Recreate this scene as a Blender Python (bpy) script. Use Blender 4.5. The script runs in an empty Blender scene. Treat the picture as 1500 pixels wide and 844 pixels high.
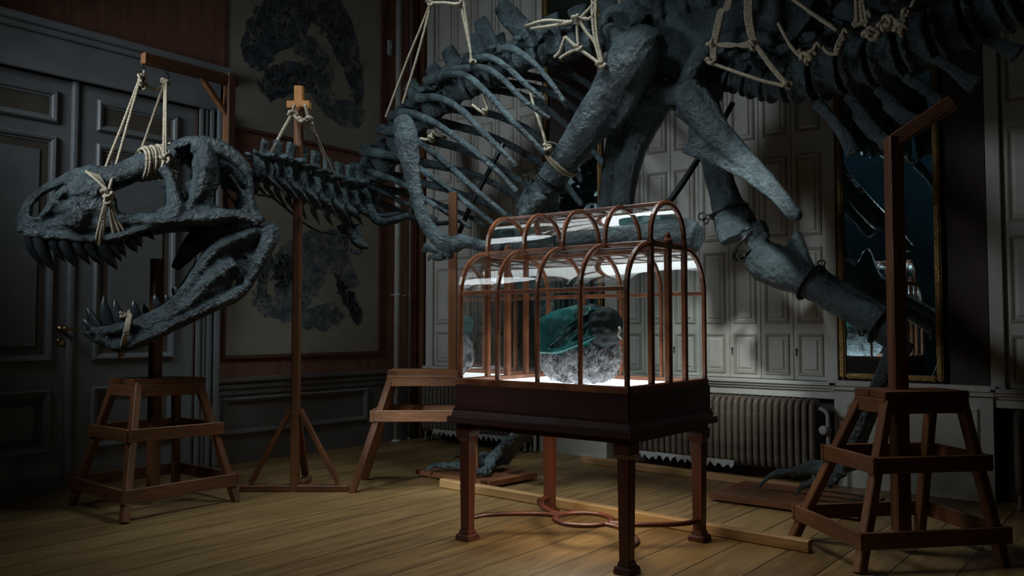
import bpy, bmesh, math, random
from mathutils import Vector as V, Matrix, noise as mnoise
from mathutils.geometry import tessellate_polygon
random.seed(7)
S = bpy.context.scene
COL = S.collection
R_ = math.radians
# ------------------------------------------------------------------ camera, light, exposure
FPX, HCAM, YAW, PIT = 1230.0, 1.1, R_(38.5), R_(2.6)
cam = bpy.data.cameras.new('camera'); camo = bpy.data.objects.new('camera', cam); COL.objects.link(camo)
camo.location = (0, 0, HCAM); camo.rotation_euler = (math.pi/2 + PIT, 0, YAW)
cam.sensor_width = 36; cam.lens = FPX/1500*36; cam.clip_start = .05; S.camera = camo
S.view_settings.view_transform = 'Standard'; S.view_settings.look = 'None'
S.view_settings.gamma = 1; S.view_settings.use_curve_mapping = False
S.view_settings.exposure = -0.1
S.cycles.use_denoising = True
S.cycles.max_bounces = 10; S.cycles.transparent_max_bounces = 32; S.cycles.glossy_bounces = 5
S.cycles.caustics_reflective = False; S.cycles.caustics_refractive = False
S.cycles.sample_clamp_indirect = 3
w = bpy.data.worlds.new('night'); S.world = w; w.use_nodes = True
w.node_tree.nodes['Background'].inputs[0].default_value = (.02, .03, .045, 1)
w.node_tree.nodes['Background'].inputs[1].default_value = .3

def area(name, loc, target, sx, sy, power, col, shape='RECTANGLE', spread=180):
    l = bpy.data.lights.new(name, 'AREA'); l.shape = shape; l.size = sx; l.size_y = sy
    l.energy = power; l.color = col; l.spread = R_(spread)
    o = bpy.data.objects.new(name, l); COL.objects.link(o); o.location = loc
    d = V(target) - V(loc)
    o.rotation_euler = d.to_track_quat('-Z', 'Y').to_euler()
    return o
def spot(name, loc, target, power, col, ang, blend, size):
    l = bpy.data.lights.new(name, 'SPOT'); l.energy = power; l.color = col; l.spot_size = R_(ang); l.spot_blend = blend; l.shadow_soft_size = size
    o = bpy.data.objects.new(name, l); COL.objects.link(o); o.location = loc
    o.rotation_euler = (V(target)-V(loc)).to_track_quat('-Z', 'Y').to_euler(); return o
lamp = area('ceiling_lamp', (-2.3, 3.8, 3.4), (-2.3, 3.8, 0), 1.4, .8, 7, (.96, 1, .98), 'ELLIPSE', 88)
lamp.rotation_euler = (0, 0, 0)
area('standing_lamp', (-5.12, 1.0, 2.97), (-3.9, 4.4, 1.9), .95, .95, 23, (.85, .95, 1.0), 'ELLIPSE', 108)
spot('shutter_fill_spot', (-1.5, 3.5, 2.62), (-2.62, 6.0, .95), 200, (.95, 1, .97), 27, .85, .09)  # added just above the view to brighten the shutters beside the case
spot('foot_fill_spot', (-3.6, 1.0, 1.9), (-4.0, 4.5, .12), 330, (.88, 1, 1), 15, .7, .08)  # unseen spot put in to brighten the near foot bones
area('rib_fill_light', (-3.4, 3.6, 4.6), (-3.5, 4.2, 0), .8, .8, 20, (.78, .95, 1.0), 'ELLIPSE', 78)  # added soft light from above to bring out the rib tops
area('front_wall_fill', (-3.6, -1.2, 4.75), (-3.6, -2.6, 2.4), 2.5, .3, 3, (.45, .80, 1.0))  # invented blue light on the front wall, for the mirrors to reflect
lamp = area('lamp_under_case', (-2.44, 3.66, .565), (-2.44, 3.66, 0), .6, .45, 6, (1, .88, .68))
lamp.rotation_euler = (0, 0, 0)

# ------------------------------------------------------------------ pixel rays -> points of the place
cy, sy, cp, sp = math.cos(YAW), math.sin(YAW), math.cos(PIT), math.sin(PIT)
F0 = V((-sy, cy, 0)); RT = V((cy, sy, 0)); ZZ = V((0, 0, 1)); FW = F0*cp + ZZ*sp; UP = ZZ*cp - F0*sp; CC = V((0, 0, HCAM))
def ray(x, y): return FW + RT*((x-750)/FPX) - UP*((y-422)/FPX)
def P(x, y, d): return CC + ray(x, y)*d
def PX(x, y, X): r = ray(x, y); return CC + r*(X/r.x)
def PY(x, y, Y): r = ray(x, y); return CC + r*(Y/r.y)
def PZ(x, y, z=0): r = ray(x, y); return CC + r*((z-HCAM)/r.z)
def dep(p): return (V(p)-CC).dot(FW)

# ------------------------------------------------------------------ materials
def mat(name, col, rough=.6, col2=None, scale=6, stretch=(1, 1, 1), bump=0, bscale=None, metal=0, spec=.5, detail=6, lo=.35, hi=.65, coat=0, bdist=.02):
    m = bpy.data.materials.new(name); m.use_nodes = True; nt = m.node_tree; N = nt.nodes; L = nt.links
    b = N['Principled BSDF']; b.inputs['Roughness'].default_value = rough; b.inputs['Metallic'].default_value = metal
    b.inputs['Specular IOR Level'].default_value = spec; b.inputs['Coat Weight'].default_value = coat
    tc = N.new('ShaderNodeTexCoord'); mp = N.new('ShaderNodeMapping'); mp.inputs['Scale'].default_value = stretch
    L.new(tc.outputs['Object'], mp.inputs[0])
    nz = N.new('ShaderNodeTexNoise'); nz.inputs['Scale'].default_value = scale; nz.inputs['Detail'].default_value = detail
    L.new(mp.outputs[0], nz.inputs['Vector'])
    rp = N.new('ShaderNodeValToRGB'); rp.color_ramp.elements[0].position = lo; rp.color_ramp.elements[1].position = hi
    c2 = col2 or tuple(c*.75 for c in col)
    rp.color_ramp.elements[0].color = (*c2, 1); rp.color_ramp.elements[1].color = (*col, 1)
    L.new(nz.outputs['Fac'], rp.inputs[0]); L.new(rp.outputs[0], b.inputs['Base Color'])
    if bump:
        n2 = N.new('ShaderNodeTexNoise'); n2.inputs['Scale'].default_value = bscale or scale*4; n2.inputs['Detail'].default_value = 8
        L.new(mp.outputs[0], n2.inputs['Vector'])
        bp = N.new('ShaderNodeBump'); bp.inputs['Strength'].default_value = bump; bp.inputs['Distance'].default_value = bdist
        L.new(n2.outputs['Fac'], bp.inputs['Height']); L.new(bp.outputs[0], b.inputs['Normal'])
    return m
BONE = mat('bone', (.112, .165, .182), .31, (.013, .021, .029), 7, bump=.9, bscale=30, lo=.30, hi=.72, spec=.75, detail=10, bdist=.035)
def bone_pits(m):
    nt = m.node_tree; N = nt.nodes; L = nt.links; b = N['Principled BSDF']
    vo = N.new('ShaderNodeTexVoronoi'); vo.inputs['Scale'].default_value = 34; vo.feature = 'F1'
    mus = N.new('ShaderNodeTexNoise'); mus.inputs['Scale'].default_value = 60; mus.inputs['Detail'].default_value = 10; mus.inputs['Roughness'].default_value = .75
    tc = N['Texture Coordinate']; L.new(tc.outputs['Object'], vo.inputs['Vector']); L.new(tc.outputs['Object'], mus.inputs['Vector'])
    ad = N.new('ShaderNodeMath'); ad.operation = 'MULTIPLY_ADD'; L.new(vo.outputs['Distance'], ad.inputs[0]); ad.inputs[1].default_value = .35; L.new(mus.outputs['Fac'], ad.inputs[2])
    b2 = N.new('ShaderNodeBump'); b2.inputs['Strength'].default_value = .8; b2.inputs['Distance'].default_value = .012
    L.new(ad.outputs[0], b2.inputs['Height']); L.new(N['Bump'].outputs[0], b2.inputs['Normal']); L.new(b2.outputs[0], b.inputs['Normal'])
bone_pits(BONE)
BONE_T = mat('tooth', (.05, .06, .07), .28, (.02, .025, .03), 12, bump=.1, spec=.6)
STOOL = mat('stool_wood', (.215, .085, .033), .5, (.11, .04, .017), 7, (1, 1, .12), bump=.25, bscale=40)
STOOLX = mat('stool_wood_rail', (.215, .085, .033), .5, (.11, .04, .017), 7, (.3, .3, 1), bump=.25, bscale=40)
BEAM = mat('pine_beam', (.42, .25, .10), .6, (.28, .15, .06), 6, (.12, 1, 1), bump=.2, bscale=30)
ORANGE = mat('oak_cap', (.55, .24, .07), .5, (.4, .16, .05), 8, bump=.2)
MAHOG = mat('dark_mahogany', (.095, .042, .036), .27, (.05, .022, .02), 5, (.15, 1, 1.2), bump=.06, bscale=30, spec=.5)
MAHOGL = mat('mahogany_leg', (.125, .034, .018), .34, (.06, .017, .01), 6, (1, 1, .15), bump=.06, bscale=30)
CASEW = mat('case_frame_wood', (.34, .125, .055), .3, (.17, .055, .028), 8, bump=.08, bscale=40)
PAINT = mat('grey_door_paint', (.225, .24, .25), .45, (.185, .20, .21), 5, bump=.06, bscale=22)
PAINTB = mat('brown_panel_paint', (.13, .105, .085), .6, (.10, .08, .065), 5, bump=.05)
SHUT = mat('cream_shutter_paint', (.60, .60, .555), .45, (.51, .51, .47), 4, bump=.06, bscale=20)
SHUTB = mat('shutter_moulding', (.44, .42, .365), .5, (.35, .33, .285), 4, bump=.05)
WALLR = mat('red_wall_cloth', (.25, .11, .075), .85, (.19, .08, .055), 3, (1, 6, 1), bump=.1, bscale=60)
WALLB = mat('brown_back_wall', (.075, .055, .045), .8, (.055, .04, .034), 3, bump=.1)
NICHE = mat('niche_plaster', (.10, .075, .06), .85, (.07, .05, .04), 5, bump=.2)
CEIL = mat('ceiling_plaster', (.3, .3, .3), .9)
WALLF = mat('blue_far_wall', (.10, .17, .21), .7, (.05, .10, .13), 1.5)
RADI = mat('radiator_paint', (.16, .13, .10), .5, (.11, .088, .07), 14, bump=.15)
ROPE = mat('rope', (.46, .39, .29), .85, (.30, .25, .175), 60, bump=.4, bscale=200, bdist=.004)
STEEL = mat('black_steel', (.03, .032, .035), .32, metal=.6)
BRASS = mat('brass', (.5, .34, .14), .35, metal=1)
GILT = mat('gilt', (.36, .23, .08), .42, (.22, .13, .05), 20, metal=.7, bump=.3)
PIPE = mat('pipe_paint', (.45, .45, .43), .4)
PAPER = mat('poster_paper', (.34, .31, .25), .85, (.27, .245, .20), 2.5, bump=.05)
PFRAME = mat('poster_frame', (.13, .055, .035), .6, bump=.1)
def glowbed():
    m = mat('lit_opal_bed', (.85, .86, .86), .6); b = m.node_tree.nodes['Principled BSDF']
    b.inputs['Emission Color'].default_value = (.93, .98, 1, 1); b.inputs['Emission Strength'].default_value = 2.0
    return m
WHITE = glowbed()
TEAL = mat('teal_cloth', (.004, .16, .155), .38, (.001, .07, .075), 5, bump=.35, bscale=16, spec=.5)
DARKT = mat('dark_teal_skin', (.007, .018, .021), .65, (.004, .010, .012), 9, bump=.6, bscale=24)
FIB = mat('grey_fibre', (.5, .5, .53), .9, (.05, .05, .06), 16, bump=1.0, bscale=55, lo=.4, hi=.62, bdist=.03)
FIBH = mat('fibre_strand', (.55, .55, .57), .85, (.25, .25, .27), 30)
IVORY = mat('ivory', (.7, .68, .6), .4)

def ink():
    m = mat('ink_wash', (.045, .055, .07), .85); nt = m.node_tree; N = nt.nodes; L = nt.links
    rp = N['Color Ramp']; nz = N['Noise Texture']; nz.inputs['Scale'].default_value = 7; nz.inputs['Detail'].default_value = 9
    nz.inputs['Roughness'].default_value = .7
    rp.color_ramp.elements[0].color = (.04, .05, .065, 1); rp.color_ramp.elements[0].position = .42
    rp.color_ramp.elements[1].color = (.27, .255, .215, 1); rp.color_ramp.elements[1].position = .68
    e = rp.color_ramp.elements.new(.53); e.color = (.085, .10, .115, 1)
    return m
INK = ink()
def ink2():
    m = INK.copy(); m.name = 'pale_ink_wash'; rp = m.node_tree.nodes['Color Ramp']
    for e, c in zip(rp.color_ramp.elements, ((.075, .095, .11), (.15, .165, .165), (.31, .285, .235))): e.color = (*c, 1)
    return m
INKP = ink2()
INKD = mat('dark_ink', (.046, .054, .066), .85); INKM = mat('mid_ink', (.115, .13, .14), .85, (.085, .10, .11), 9)
def glassm(name, tint, refl=1.0, rough=.01):
    m = bpy.data.materials.new(name); m.use_nodes = True; nt = m.node_tree; N = nt.nodes; L = nt.links; N.clear()
    o = N.new('ShaderNodeOutputMaterial'); mx = N.new('ShaderNodeMixShader'); t = N.new('ShaderNodeBsdfTransparent'); g = N.new('ShaderNodeBsdfGlossy')
    t.inputs[0].default_value = (*tint, 1); g.inputs['Roughness'].default_value = rough
    f = N.new('ShaderNodeFresnel'); f.inputs[0].default_value = 1.52
    k = N.new('ShaderNodeMath'); k.operation = 'MULTIPLY'; k.use_clamp = True; k.inputs[1].default_value = .55*refl
    L.new(f.outputs[0], k.inputs[0]); L.new(k.outputs[0], mx.inputs[0]); L.new(t.outputs[0], mx.inputs[1]); L.new(g.outputs[0], mx.inputs[2]); L.new(mx.outputs[0], o.inputs[0])
    return m
GLASS = glassm('case_glass', (.93, .955, .95))
def mirrorm():
    m = bpy.data.materials.new('old_mirror'); m.use_nodes = True; b = m.node_tree.nodes['Principled BSDF']
    b.inputs['Metallic'].default_value = 1; b.inputs['Base Color'].default_value = (.55, .78, .84, 1); b.inputs['Roughness'].default_value = .015
    return m
MIRROR = mirrorm()
def floorm():
    m = bpy.data.materials.new('plank_floor'); m.use_nodes = True; nt = m.node_tree; N = nt.nodes; L = nt.links; b = N['Principled BSDF']
    tc = N.new('ShaderNodeTexCoord'); sx = N.new('ShaderNodeSeparateXYZ'); L.new(tc.outputs['Object'], sx.inputs[0])
    def M2(op, a, bb=None):
        n = N.new('ShaderNodeMath'); n.operation = op
        for i, v in enumerate((a, bb)):
            if v is None: continue
            if isinstance(v, (int, float)): n.inputs[i].default_value = v
            else: L.new(v, n.inputs[i])
        return n.outputs[0]
    u = M2('DIVIDE', M2('ADD', sx.outputs[0], 2.52), .245)
    cell = M2('FLOOR', u); fr = M2('FRACT', u)
    wn = N.new('ShaderNodeTexWhiteNoise'); wn.noise_dimensions = '1D'; L.new(cell, wn.inputs['W'])
    cmb = N.new('ShaderNodeCombineXYZ'); L.new(M2('MULTIPLY', sx.outputs[0], 9), cmb.inputs[0]); L.new(M2('MULTIPLY', sx.outputs[1], .9), cmb.inputs[1]); L.new(M2('MULTIPLY', wn.outputs['Value'], 40), cmb.inputs[2])
    nz = N.new('ShaderNodeTexNoise'); nz.inputs['Scale'].default_value = 2.2; nz.inputs['Detail'].default_value = 9; nz.inputs['Roughness'].default_value = .65; nz.inputs['Distortion'].default_value = .6
    L.new(cmb.outputs[0], nz.inputs['Vector'])
    rp = N.new('ShaderNodeValToRGB'); E = rp.color_ramp.elements
    E[0].position = .28; E[0].color = (.15, .085, .034, 1); E[1].position = .72; E[1].color = (.34, .215, .088, 1)
    L.new(M2('ADD', nz.outputs['Fac'], M2('MULTIPLY', M2('SUBTRACT', wn.outputs['Value'], .5), .22)), rp.inputs[0])
    edge = M2('MINIMUM', fr, M2('SUBTRACT', 1, fr))
    seam = M2('LESS_THAN', edge, .016)
    n3 = N.new('ShaderNodeTexNoise'); n3.inputs['Scale'].default_value = 1.3; L.new(tc.outputs['Object'], n3.inputs['Vector'])
    wear = N.new('ShaderNodeMixRGB'); wear.blend_type = 'MULTIPLY'; L.new(M2('MULTIPLY', n3.outputs['Fac'], .55), wear.inputs[0]); L.new(rp.outputs[0], wear.inputs[1]); wear.inputs[2].default_value = (.5, .42, .36, 1)
    mx = N.new('ShaderNodeMixRGB'); L.new(seam, mx.inputs[0]); L.new(wear.outputs[0], mx.inputs[1]); mx.inputs[2].default_value = (.03, .018, .01, 1)
    L.new(mx.outputs[0], b.inputs['Base Color'])
    b.inputs['Roughness'].default_value = .42; b.inputs['Specular IOR Level'].default_value = .35
    bp = N.new('ShaderNodeBump'); bp.inputs['Strength'].default_value = .25; bp.inputs['Distance'].default_value = .01
    L.new(M2('SUBTRACT', nz.outputs['Fac'], M2('MULTIPLY', seam, 2)), bp.inputs['Height']); L.new(bp.outputs[0], b.inputs['Normal'])
    return m
FLOORM = floorm()

# ------------------------------------------------------------------ mesh buffers
class M:
    def __init__(s): s.v = []; s.f = []
    def add(s, vs, fs):
        o = len(s.v); s.v += [V(p) for p in vs]; s.f += [tuple(i+o for i in f) for f in fs]; return s
    def hexa(s, a):   # 8 corners: bottom 4, top 4
        return s.add(a, [(3, 2, 1, 0), (4, 5, 6, 7), (0, 1, 5, 4), (1, 2, 6, 5), (2, 3, 7, 6), (3, 0, 4, 7)])
    def box(s, x0, x1, y0, y1, z0, z1):
        return s.hexa([(x0, y0, z0), (x1, y0, z0), (x1, y1, z0), (x0, y1, z0), (x0, y0, z1), (x1, y0, z1), (x1, y1, z1), (x0, y1, z1)])
    def bar(s, p, q, w, t=None, side=None, bev=.12):   # chamfered square bar p->q; w along side, t across
        p, q = V(p), V(q); t = t or w; d = (q-p).normalized()
        a = V(side) if side else (d.cross(ZZ) if abs(d.z) < .95 else V((1, 0, 0)))
        a = (a - d*a.dot(d)).normalized(); b = d.cross(a); c = min(w, t)*bev
        prof = [(w/2-c, t/2), (-w/2+c, t/2), (-w/2, t/2-c), (-w/2, -t/2+c), (-w/2+c, -t/2), (w/2-c, -t/2), (w/2, -t/2+c), (w/2, t/2-c)]
        n = 8; vs = [p+a*x+b*y for x, y in prof] + [q+a*x+b*y for x, y in prof]
        return s.add(vs, [tuple(range(n-1, -1, -1)), tuple(range(n, 2*n))] + [(i, (i+1) % n, n+(i+1) % n, n+i) for i in range(n)])
    def sweep(s, pts, rad, n=8, closed=False, twist=None, flat=None):
        # pts list, rad float | list of float | (a,b) pairs; flat: reference vector for the a axis
        pts = [V(p) for p in pts]; K = len(pts)
        if not isinstance(rad, (list,)): rad = [rad]*K
        up = None; rings = []; L = 0
        for i, p in enumerate(pts):
            a = pts[i-1] if (i or closed) else p; b = pts[(i+1) % K] if (i < K-1 or closed) else p
            d = (b-a).normalized()
            if flat is not None: u = V(flat)
            elif up is None: u = V((.13, .3, 1)) if abs(d.z) < .8 else V((1, .2, .1))
            else: u = up
            u = u - d*u.dot(d)
            u = u.normalized() if u.length > 1e-6 else d.orthogonal().normalized()
            up = u; w_ = d.cross(u)
            if i: L += (p-pts[i-1]).length
            r = rad[i]; ra, rb = r if isinstance(r, tuple) else (r, r)
            ring = []
            for k in range(n):
                t = 2*math.pi*k/n; m_ = 1
                if twist: m_ = 1 + .22*math.cos(3*(t - L*twist))
                ring.append(p + u*(ra*m_*math.cos(t)) + w_*(rb*m_*math.sin(t)))
            rings.append(ring)
        vs = [q for r in rings for q in r]; fs = []
        for i in range(K if closed else K-1):
            j = (i+1) % K
            for k in range(n): fs.append((i*n+k, i*n+(k+1) % n, j*n+(k+1) % n, j*n+k))
        if not closed: fs += [tuple(range(n-1, -1, -1)), tuple((K-1)*n+k for k in range(n))]
        return s.add(vs, fs)
    def tube(s, pts, rad, n=8, sub=5, **k):
        a, r = smooth(pts, rad, sub); return s.sweep(a, r, n, **k)
    def ball(s, c, r, rot=None, n=12, m=8):
        c = V(c); r = (r, r, r) if not isinstance(r, tuple) else r
        vs = [V((0, 0, r[2]))]; fs = []
        for i in range(1, m):
            for k in range(n):
                a = math.pi*i/m; b = 2*math.pi*k/n; vs.append(V((r[0]*math.sin(a)*math.cos(b), r[1]*math.sin(a)*math.sin(b), r[2]*math.cos(a))))
        vs.append(V((0, 0, -r[2])))
        for k in range(n):
            fs.append((0, 1+k, 1+(k+1) % n)); e = 1+(m-2)*n; fs.append((len(vs)-1, e+(k+1) % n, e+k))
        for i in range(m-2):
            for k in range(n): fs.append((1+i*n+k, 1+(i+1)*n+k, 1+(i+1)*n+(k+1) % n, 1+i*n+(k+1) % n))
        if rot is not None: vs = [rot @ q for q in vs]
        return s.add([c+q for q in vs], fs)
    def plate(s, pts, off):      # polygon extruded by the vector off (or per-point list)
        pts = [V(p) for p in pts]; n = len(pts); off = off if isinstance(off, list) else [V(off)]*n
        tri = tessellate_polygon([pts]); back = [p+o for p, o in zip(pts, off)]
        fs = [tuple(t) for t in tri] + [tuple(n+i for i in reversed(t)) for t in tri]
        fs += [(i, n+i, n+(i+1) % n, (i+1) % n) for i in range(n)]
        return s.add(pts+back, fs)
    def prism(s, prof, path, axis_u, axis_v, cap=True):   # straight extrusion of a 2-D profile between two points
        n = len(prof); a, b = V(path[0]), V(path[1]); u, v = V(axis_u), V(axis_v)
        vs = [a+u*x+v*y for x, y in prof] + [b+u*x+v*y for x, y in prof]
        return s.add(vs, [tuple(range(n)), tuple(range(2*n-1, n-1, -1))] + [(i, n+i, n+(i+1) % n, (i+1) % n) for i in range(n)])
    def lathe(s, prof, c, axis=ZZ, n=20):
        axis = V(axis).normalized(); u = axis.orthogonal().normalized(); v = axis.cross(u); K = len(prof); c = V(c)
        vs = [c+axis*h+(u*math.cos(2*math.pi*k/n)+v*math.sin(2*math.pi*k/n))*r for r, h in prof for k in range(n)]
        fs = [(i*n+k, i*n+(k+1) % n, (i+1)*n+(k+1) % n, (i+1)*n+k) for i in range(K-1) for k in range(n)]
        fs += [tuple(range(n-1, -1, -1)), tuple((K-1)*n+k for k in range(n))]
        return s.add(vs, fs)
    def mirror(s, pt, nrm, frm=0, ffrm=0):   # append mirrored copy of everything from frm on
        pt, nrm = V(pt), V(nrm).normalized(); o = len(s.v)
        vs = [p - nrm*(2*(p-pt).dot(nrm)) for p in s.v[frm:]]
        fs = [tuple(i-frm+o for i in reversed(f)) for f in s.f[ffrm:]]
        s.v += vs; s.f += fs; return s
def smooth(pts, rad, sub):
    pts = [V(p) for p in pts]; K = len(pts)
    if not isinstance(rad, list): rad = [rad]*K
    if K < 3:
        return pts, rad
    A, Rr = [], []
    lerp = lambda a, b, t: tuple(x+(y-x)*t for x, y in zip(a, b)) if isinstance(a, tuple) else a+(b-a)*t
    for i in range(K-1):
        p0 = pts[i-1] if i else pts[0]*2-pts[1]; p1, p2 = pts[i], pts[i+1]; p3 = pts[i+2] if i+2 < K else p2*2-p1
        for j in range(sub):
            t = j/sub; A.append(.5*((2*p1)+(p2-p0)*t+(2*p0-5*p1+4*p2-p3)*t*t+(3*p1-p0-3*p2+p3)*t**3)); Rr.append(lerp(rad[i], rad[i+1], t))
    A.append(pts[-1]); Rr.append(rad[-1]); return A, Rr

def link(name, me, material, parent=None, loc=None, smoothed=False):
    o = bpy.data.objects.new(name, me); COL.objects.link(o)
    if material and not me.materials: me.materials.append(material)
    if smoothed:
        for p in me.polygons: p.use_smooth = True
    if parent: o.parent = parent
    if loc: o.location = loc
    return o
def world_of(o):
    p = V((0, 0, 0))
    while o: p += V(o.location); o = o.parent
    return p
def build(name, b, material, parent=None, smoothed=False, bevel=0):
    off = world_of(parent) if parent else V((0, 0, 0))
    me = bpy.data.meshes.new(name); me.from_pydata([p-off for p in b.v], [], b.f)
    bm = bmesh.new(); bm.from_mesh(me); bmesh.ops.recalc_face_normals(bm, faces=bm.faces)
    if bevel:
        bmesh.ops.bevel(bm, geom=[e for e in bm.edges if e.is_manifold and e.calc_face_angle(0) > .6], offset=bevel, segments=2, affect='EDGES', clamp_overlap=True)
    bm.to_mesh(me); bm.free()
    return link(name, me, material, parent, smoothed=smoothed)
TEX = {}
def fuse(name, b, material, parent=None, voxel=.012, disp=.006, tsize=.06, rounds=2):
    """union of the overlapping closed pieces into one organic surface"""
    off = world_of(parent) if parent else V((0, 0, 0))
    me = bpy.data.meshes.new('tmp'); me.from_pydata([p-off for p in b.v], [], b.f)
    bm = bmesh.new(); bm.from_mesh(me); bmesh.ops.recalc_face_normals(bm, faces=bm.faces); bm.to_mesh(me); bm.free()
    o = bpy.data.objects.new('tmp', me); COL.objects.link(o)
    r = o.modifiers.new('r', 'REMESH'); r.mode = 'VOXEL'; r.voxel_size = voxel
    sm = o.modifiers.new('s', 'SMOOTH'); sm.iterations = rounds; sm.factor = .5
    if disp:
        if tsize not in TEX:
            t = bpy.data.textures.new('bumps', 'CLOUDS'); t.noise_scale = tsize; t.noise_depth = 3; TEX[tsize] = t
        d = o.modifiers.new('d', 'DISPLACE'); d.texture = TEX[tsize]; d.strength = disp*2; d.mid_level = .5; d.texture_coords = 'LOCAL'
    dg = bpy.context.evaluated_depsgraph_get(); dg.update()
    m2 = bpy.data.meshes.new_from_object(o.evaluated_get(dg)); m2.name = name
    bpy.data.objects.remove(o); bpy.data.meshes.remove(me)
    m2.materials.clear()
    return link(name, m2, material, parent, smoothed=True)
def thing(name, label, cat, loc, group=None):
    o = bpy.data.objects.new(name, None); COL.objects.link(o); o.location = loc; o.empty_display_size = .1
    return tag(o, label, cat, group)
def tag(o, label, cat, group=None):
    o['label'] = label; o['category'] = cat
    if group: o['group'] = group
    return o
def struct(name, b=None, material=None, loc=(0, 0, 0), **k):
    if b is None:
        o = bpy.data.objects.new(name, None); COL.objects.link(o); o.location = loc
    else: o = build(name, b, material, **k)
    o['kind'] = 'structure'; return o

# ================================================================== the room
XL, YB, XR, YF, ZC = -5.98, 6.05, 3.2, -2.6, 4.9
struct('floor', M().box(XL-.2, XR+.2, YF-.2, YB+.5, -.1, 0), FLOORM)
struct('ceiling', M().box(XL-.2, XR+.2, YF-.2, YB+.5, ZC, ZC+.1), CEIL)
struct('wall_right', M().box(XR, XR+.15, YF-.2, YB+.5, 0, ZC), WALLB)
struct('wall_front', M().box(XL-.2, XR+.2, YF-.15, YF, 0, ZC), WALLF)
# left wall: cloth above, dado below, opening for the door filled by the door itself
DY0, DY1, DZ = 1.70, 3.56, 2.80
b = M().box(XL-.15, XL, DY1, YB+.5, 0, ZC).box(XL-.15, XL, YF-.2, DY0, 0, ZC).box(XL-.15, XL, DY0, DY1, DZ, ZC)
struct('wall_left', b, WALLR)
def frame_yz(b, x, y0, y1, z0, z1, w, h):     # raised moulding frame on a wall facing +X, mitred, three-step profile
    prof = [(0, 0), (0, h*.55), (w*.25, h), (w*.6, h*.8), (w*.8, h*.35), (w, h*.3), (w, 0)]
    c = [(y0, z0), (y1, z0), (y1, z1), (y0, z1)]; dd = [(1, 1), (-1, 1), (-1, -1), (1, -1)]; n = len(prof)
    vs = [(x+q, a[0]+d[0]*p, a[1]+d[1]*p) for a, d in zip(c, dd) for p, q in prof]
    return b.add(vs, [(i*n+k, ((i+1) % 4)*n+k, ((i+1) % 4)*n+k+1, i*n+k+1) for i in range(4) for k in range(n-1)])
def frame_xz(b, y, x0, x1, z0, z1, w, h):     # the same on the back wall facing -Y
    t = M(); frame_yz(t, 0, x0, x1, z0, z1, w, h)
    return b.add([(p.y, y-p.x, p.z) for p in t.v], t.f)
# dado panelling on the left wall
b = M().box(XL, XL+.03, 3.74, YB, .55, .66).box(XL, XL+.055, 3.74, YB, .655, .685).box(XL, XL+.04, 3.74, YB, .60, .63)
b.box(XL, XL+.02, 3.74, YB, 0, .55)
frame_yz(b, XL+.02, 3.80, 5.32, .225, .525, .05, .022)
b.box(XL+.02, XL+.035, 3.74, YB, 0, .16).box(XL, XL+.022, 3.74, YB, .155, .175)
struct('trim_1', b, mat('dado_paint', (.165, .155, .15), .55, (.135, .125, .12), 4, bump=.05))
# double door
door = struct('door_1', loc=(XL, 2.63, 0))
c = M()
for y0, y1 in ((DY1, 3.735), (DY0-.175, DY0)):
    s = 1 if y0 > 2 else -1; a0, a1 = (y0, y1) if s > 0 else (y1, y0)
    c.box(XL, XL+.03, y0, y1, 0, 2.82)
    for o_, w_, h_ in ((0, .03, .05), (.045, .025, .045), (.085, .03, .06), (.14, .035, .085)):
        ya, yb_ = a0+s*o_, a0+s*(o_+w_); c.box(XL, XL+h_, min(ya, yb_), max(ya, yb_), 0, 2.82)
c.box(XL, XL+.05, DY0-.175, 3.735, 2.80, 3.06).box(XL, XL+.085, DY0-.2, 3.76, 3.06, 3.10).box(XL, XL+.12, DY0-.22, 3.78, 3.10, 3.15)
c.box(XL, XL+.065, DY0-.1, DY1+.1, 2.80, 2.825)
build('casing', c, PAINT, door, bevel=.006)
for y0, y1 in ((DY0, 2.63), (2.63, DY1)):
    lf = build('door_leaf', M().box(XL-.05, XL-.005, y0+.003, y1-.003, .012, DZ-.004), PAINT, door, bevel=.003)
    f = M(); br = M(); fl = M()
    for z0, z1 in ((.245, .675), (.86, 2.395), (2.485, 2.71)):
        a, d = (2.785, 3.395) if y0 > 2 else (1.90, 2.515)
        frame_yz(f, XL-.005, a, d, z0, z1, .05, .028)
        br.box(XL-.006, XL-.002, a+.045, d-.045, z0+.045, z1-.045)
        g = .105 if z1-z0 > .3 else .085
        fl.box(XL-.004, XL+.006, a+g, d-g, z0+g, z1-g) if z1-z0 > .3 else None
    build('panel_moulding', f, PAINT, lf); build('panel_border', br, PAINTB, lf); build('panel_field', fl, PAINT, lf, bevel=.003)
build('meeting_strip', M().prism([(0, 0), (0, .05), (.012, .05), (.022, .035), (.022, .015), (.012, 0)], ((XL-.005, 2.61, .012), (XL-.005, 2.61, DZ)), (1, 0, 0), (0, 1, 0)), PAINT, door)
h = M().lathe([(.03, 0), (.03, .006), (.012, .01), (.012, .05), (.02, .06), (.022, .075), (.012, .085)], (XL-.003, 2.575, 1.08), (1, 0, 0))
h.lathe([(.028, 0), (.03, .004), (.022, .009), (.006, .01)], (XL-.003, 2.575, .995), (1, 0, 0)).sweep([(XL+.05, 2.575, 1.08), (XL+.055, 2.62, 1.08), (XL+.05, 2.66, 1.075)], .009)
build('door_handle', h, BRASS, door, smoothed=True)
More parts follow.
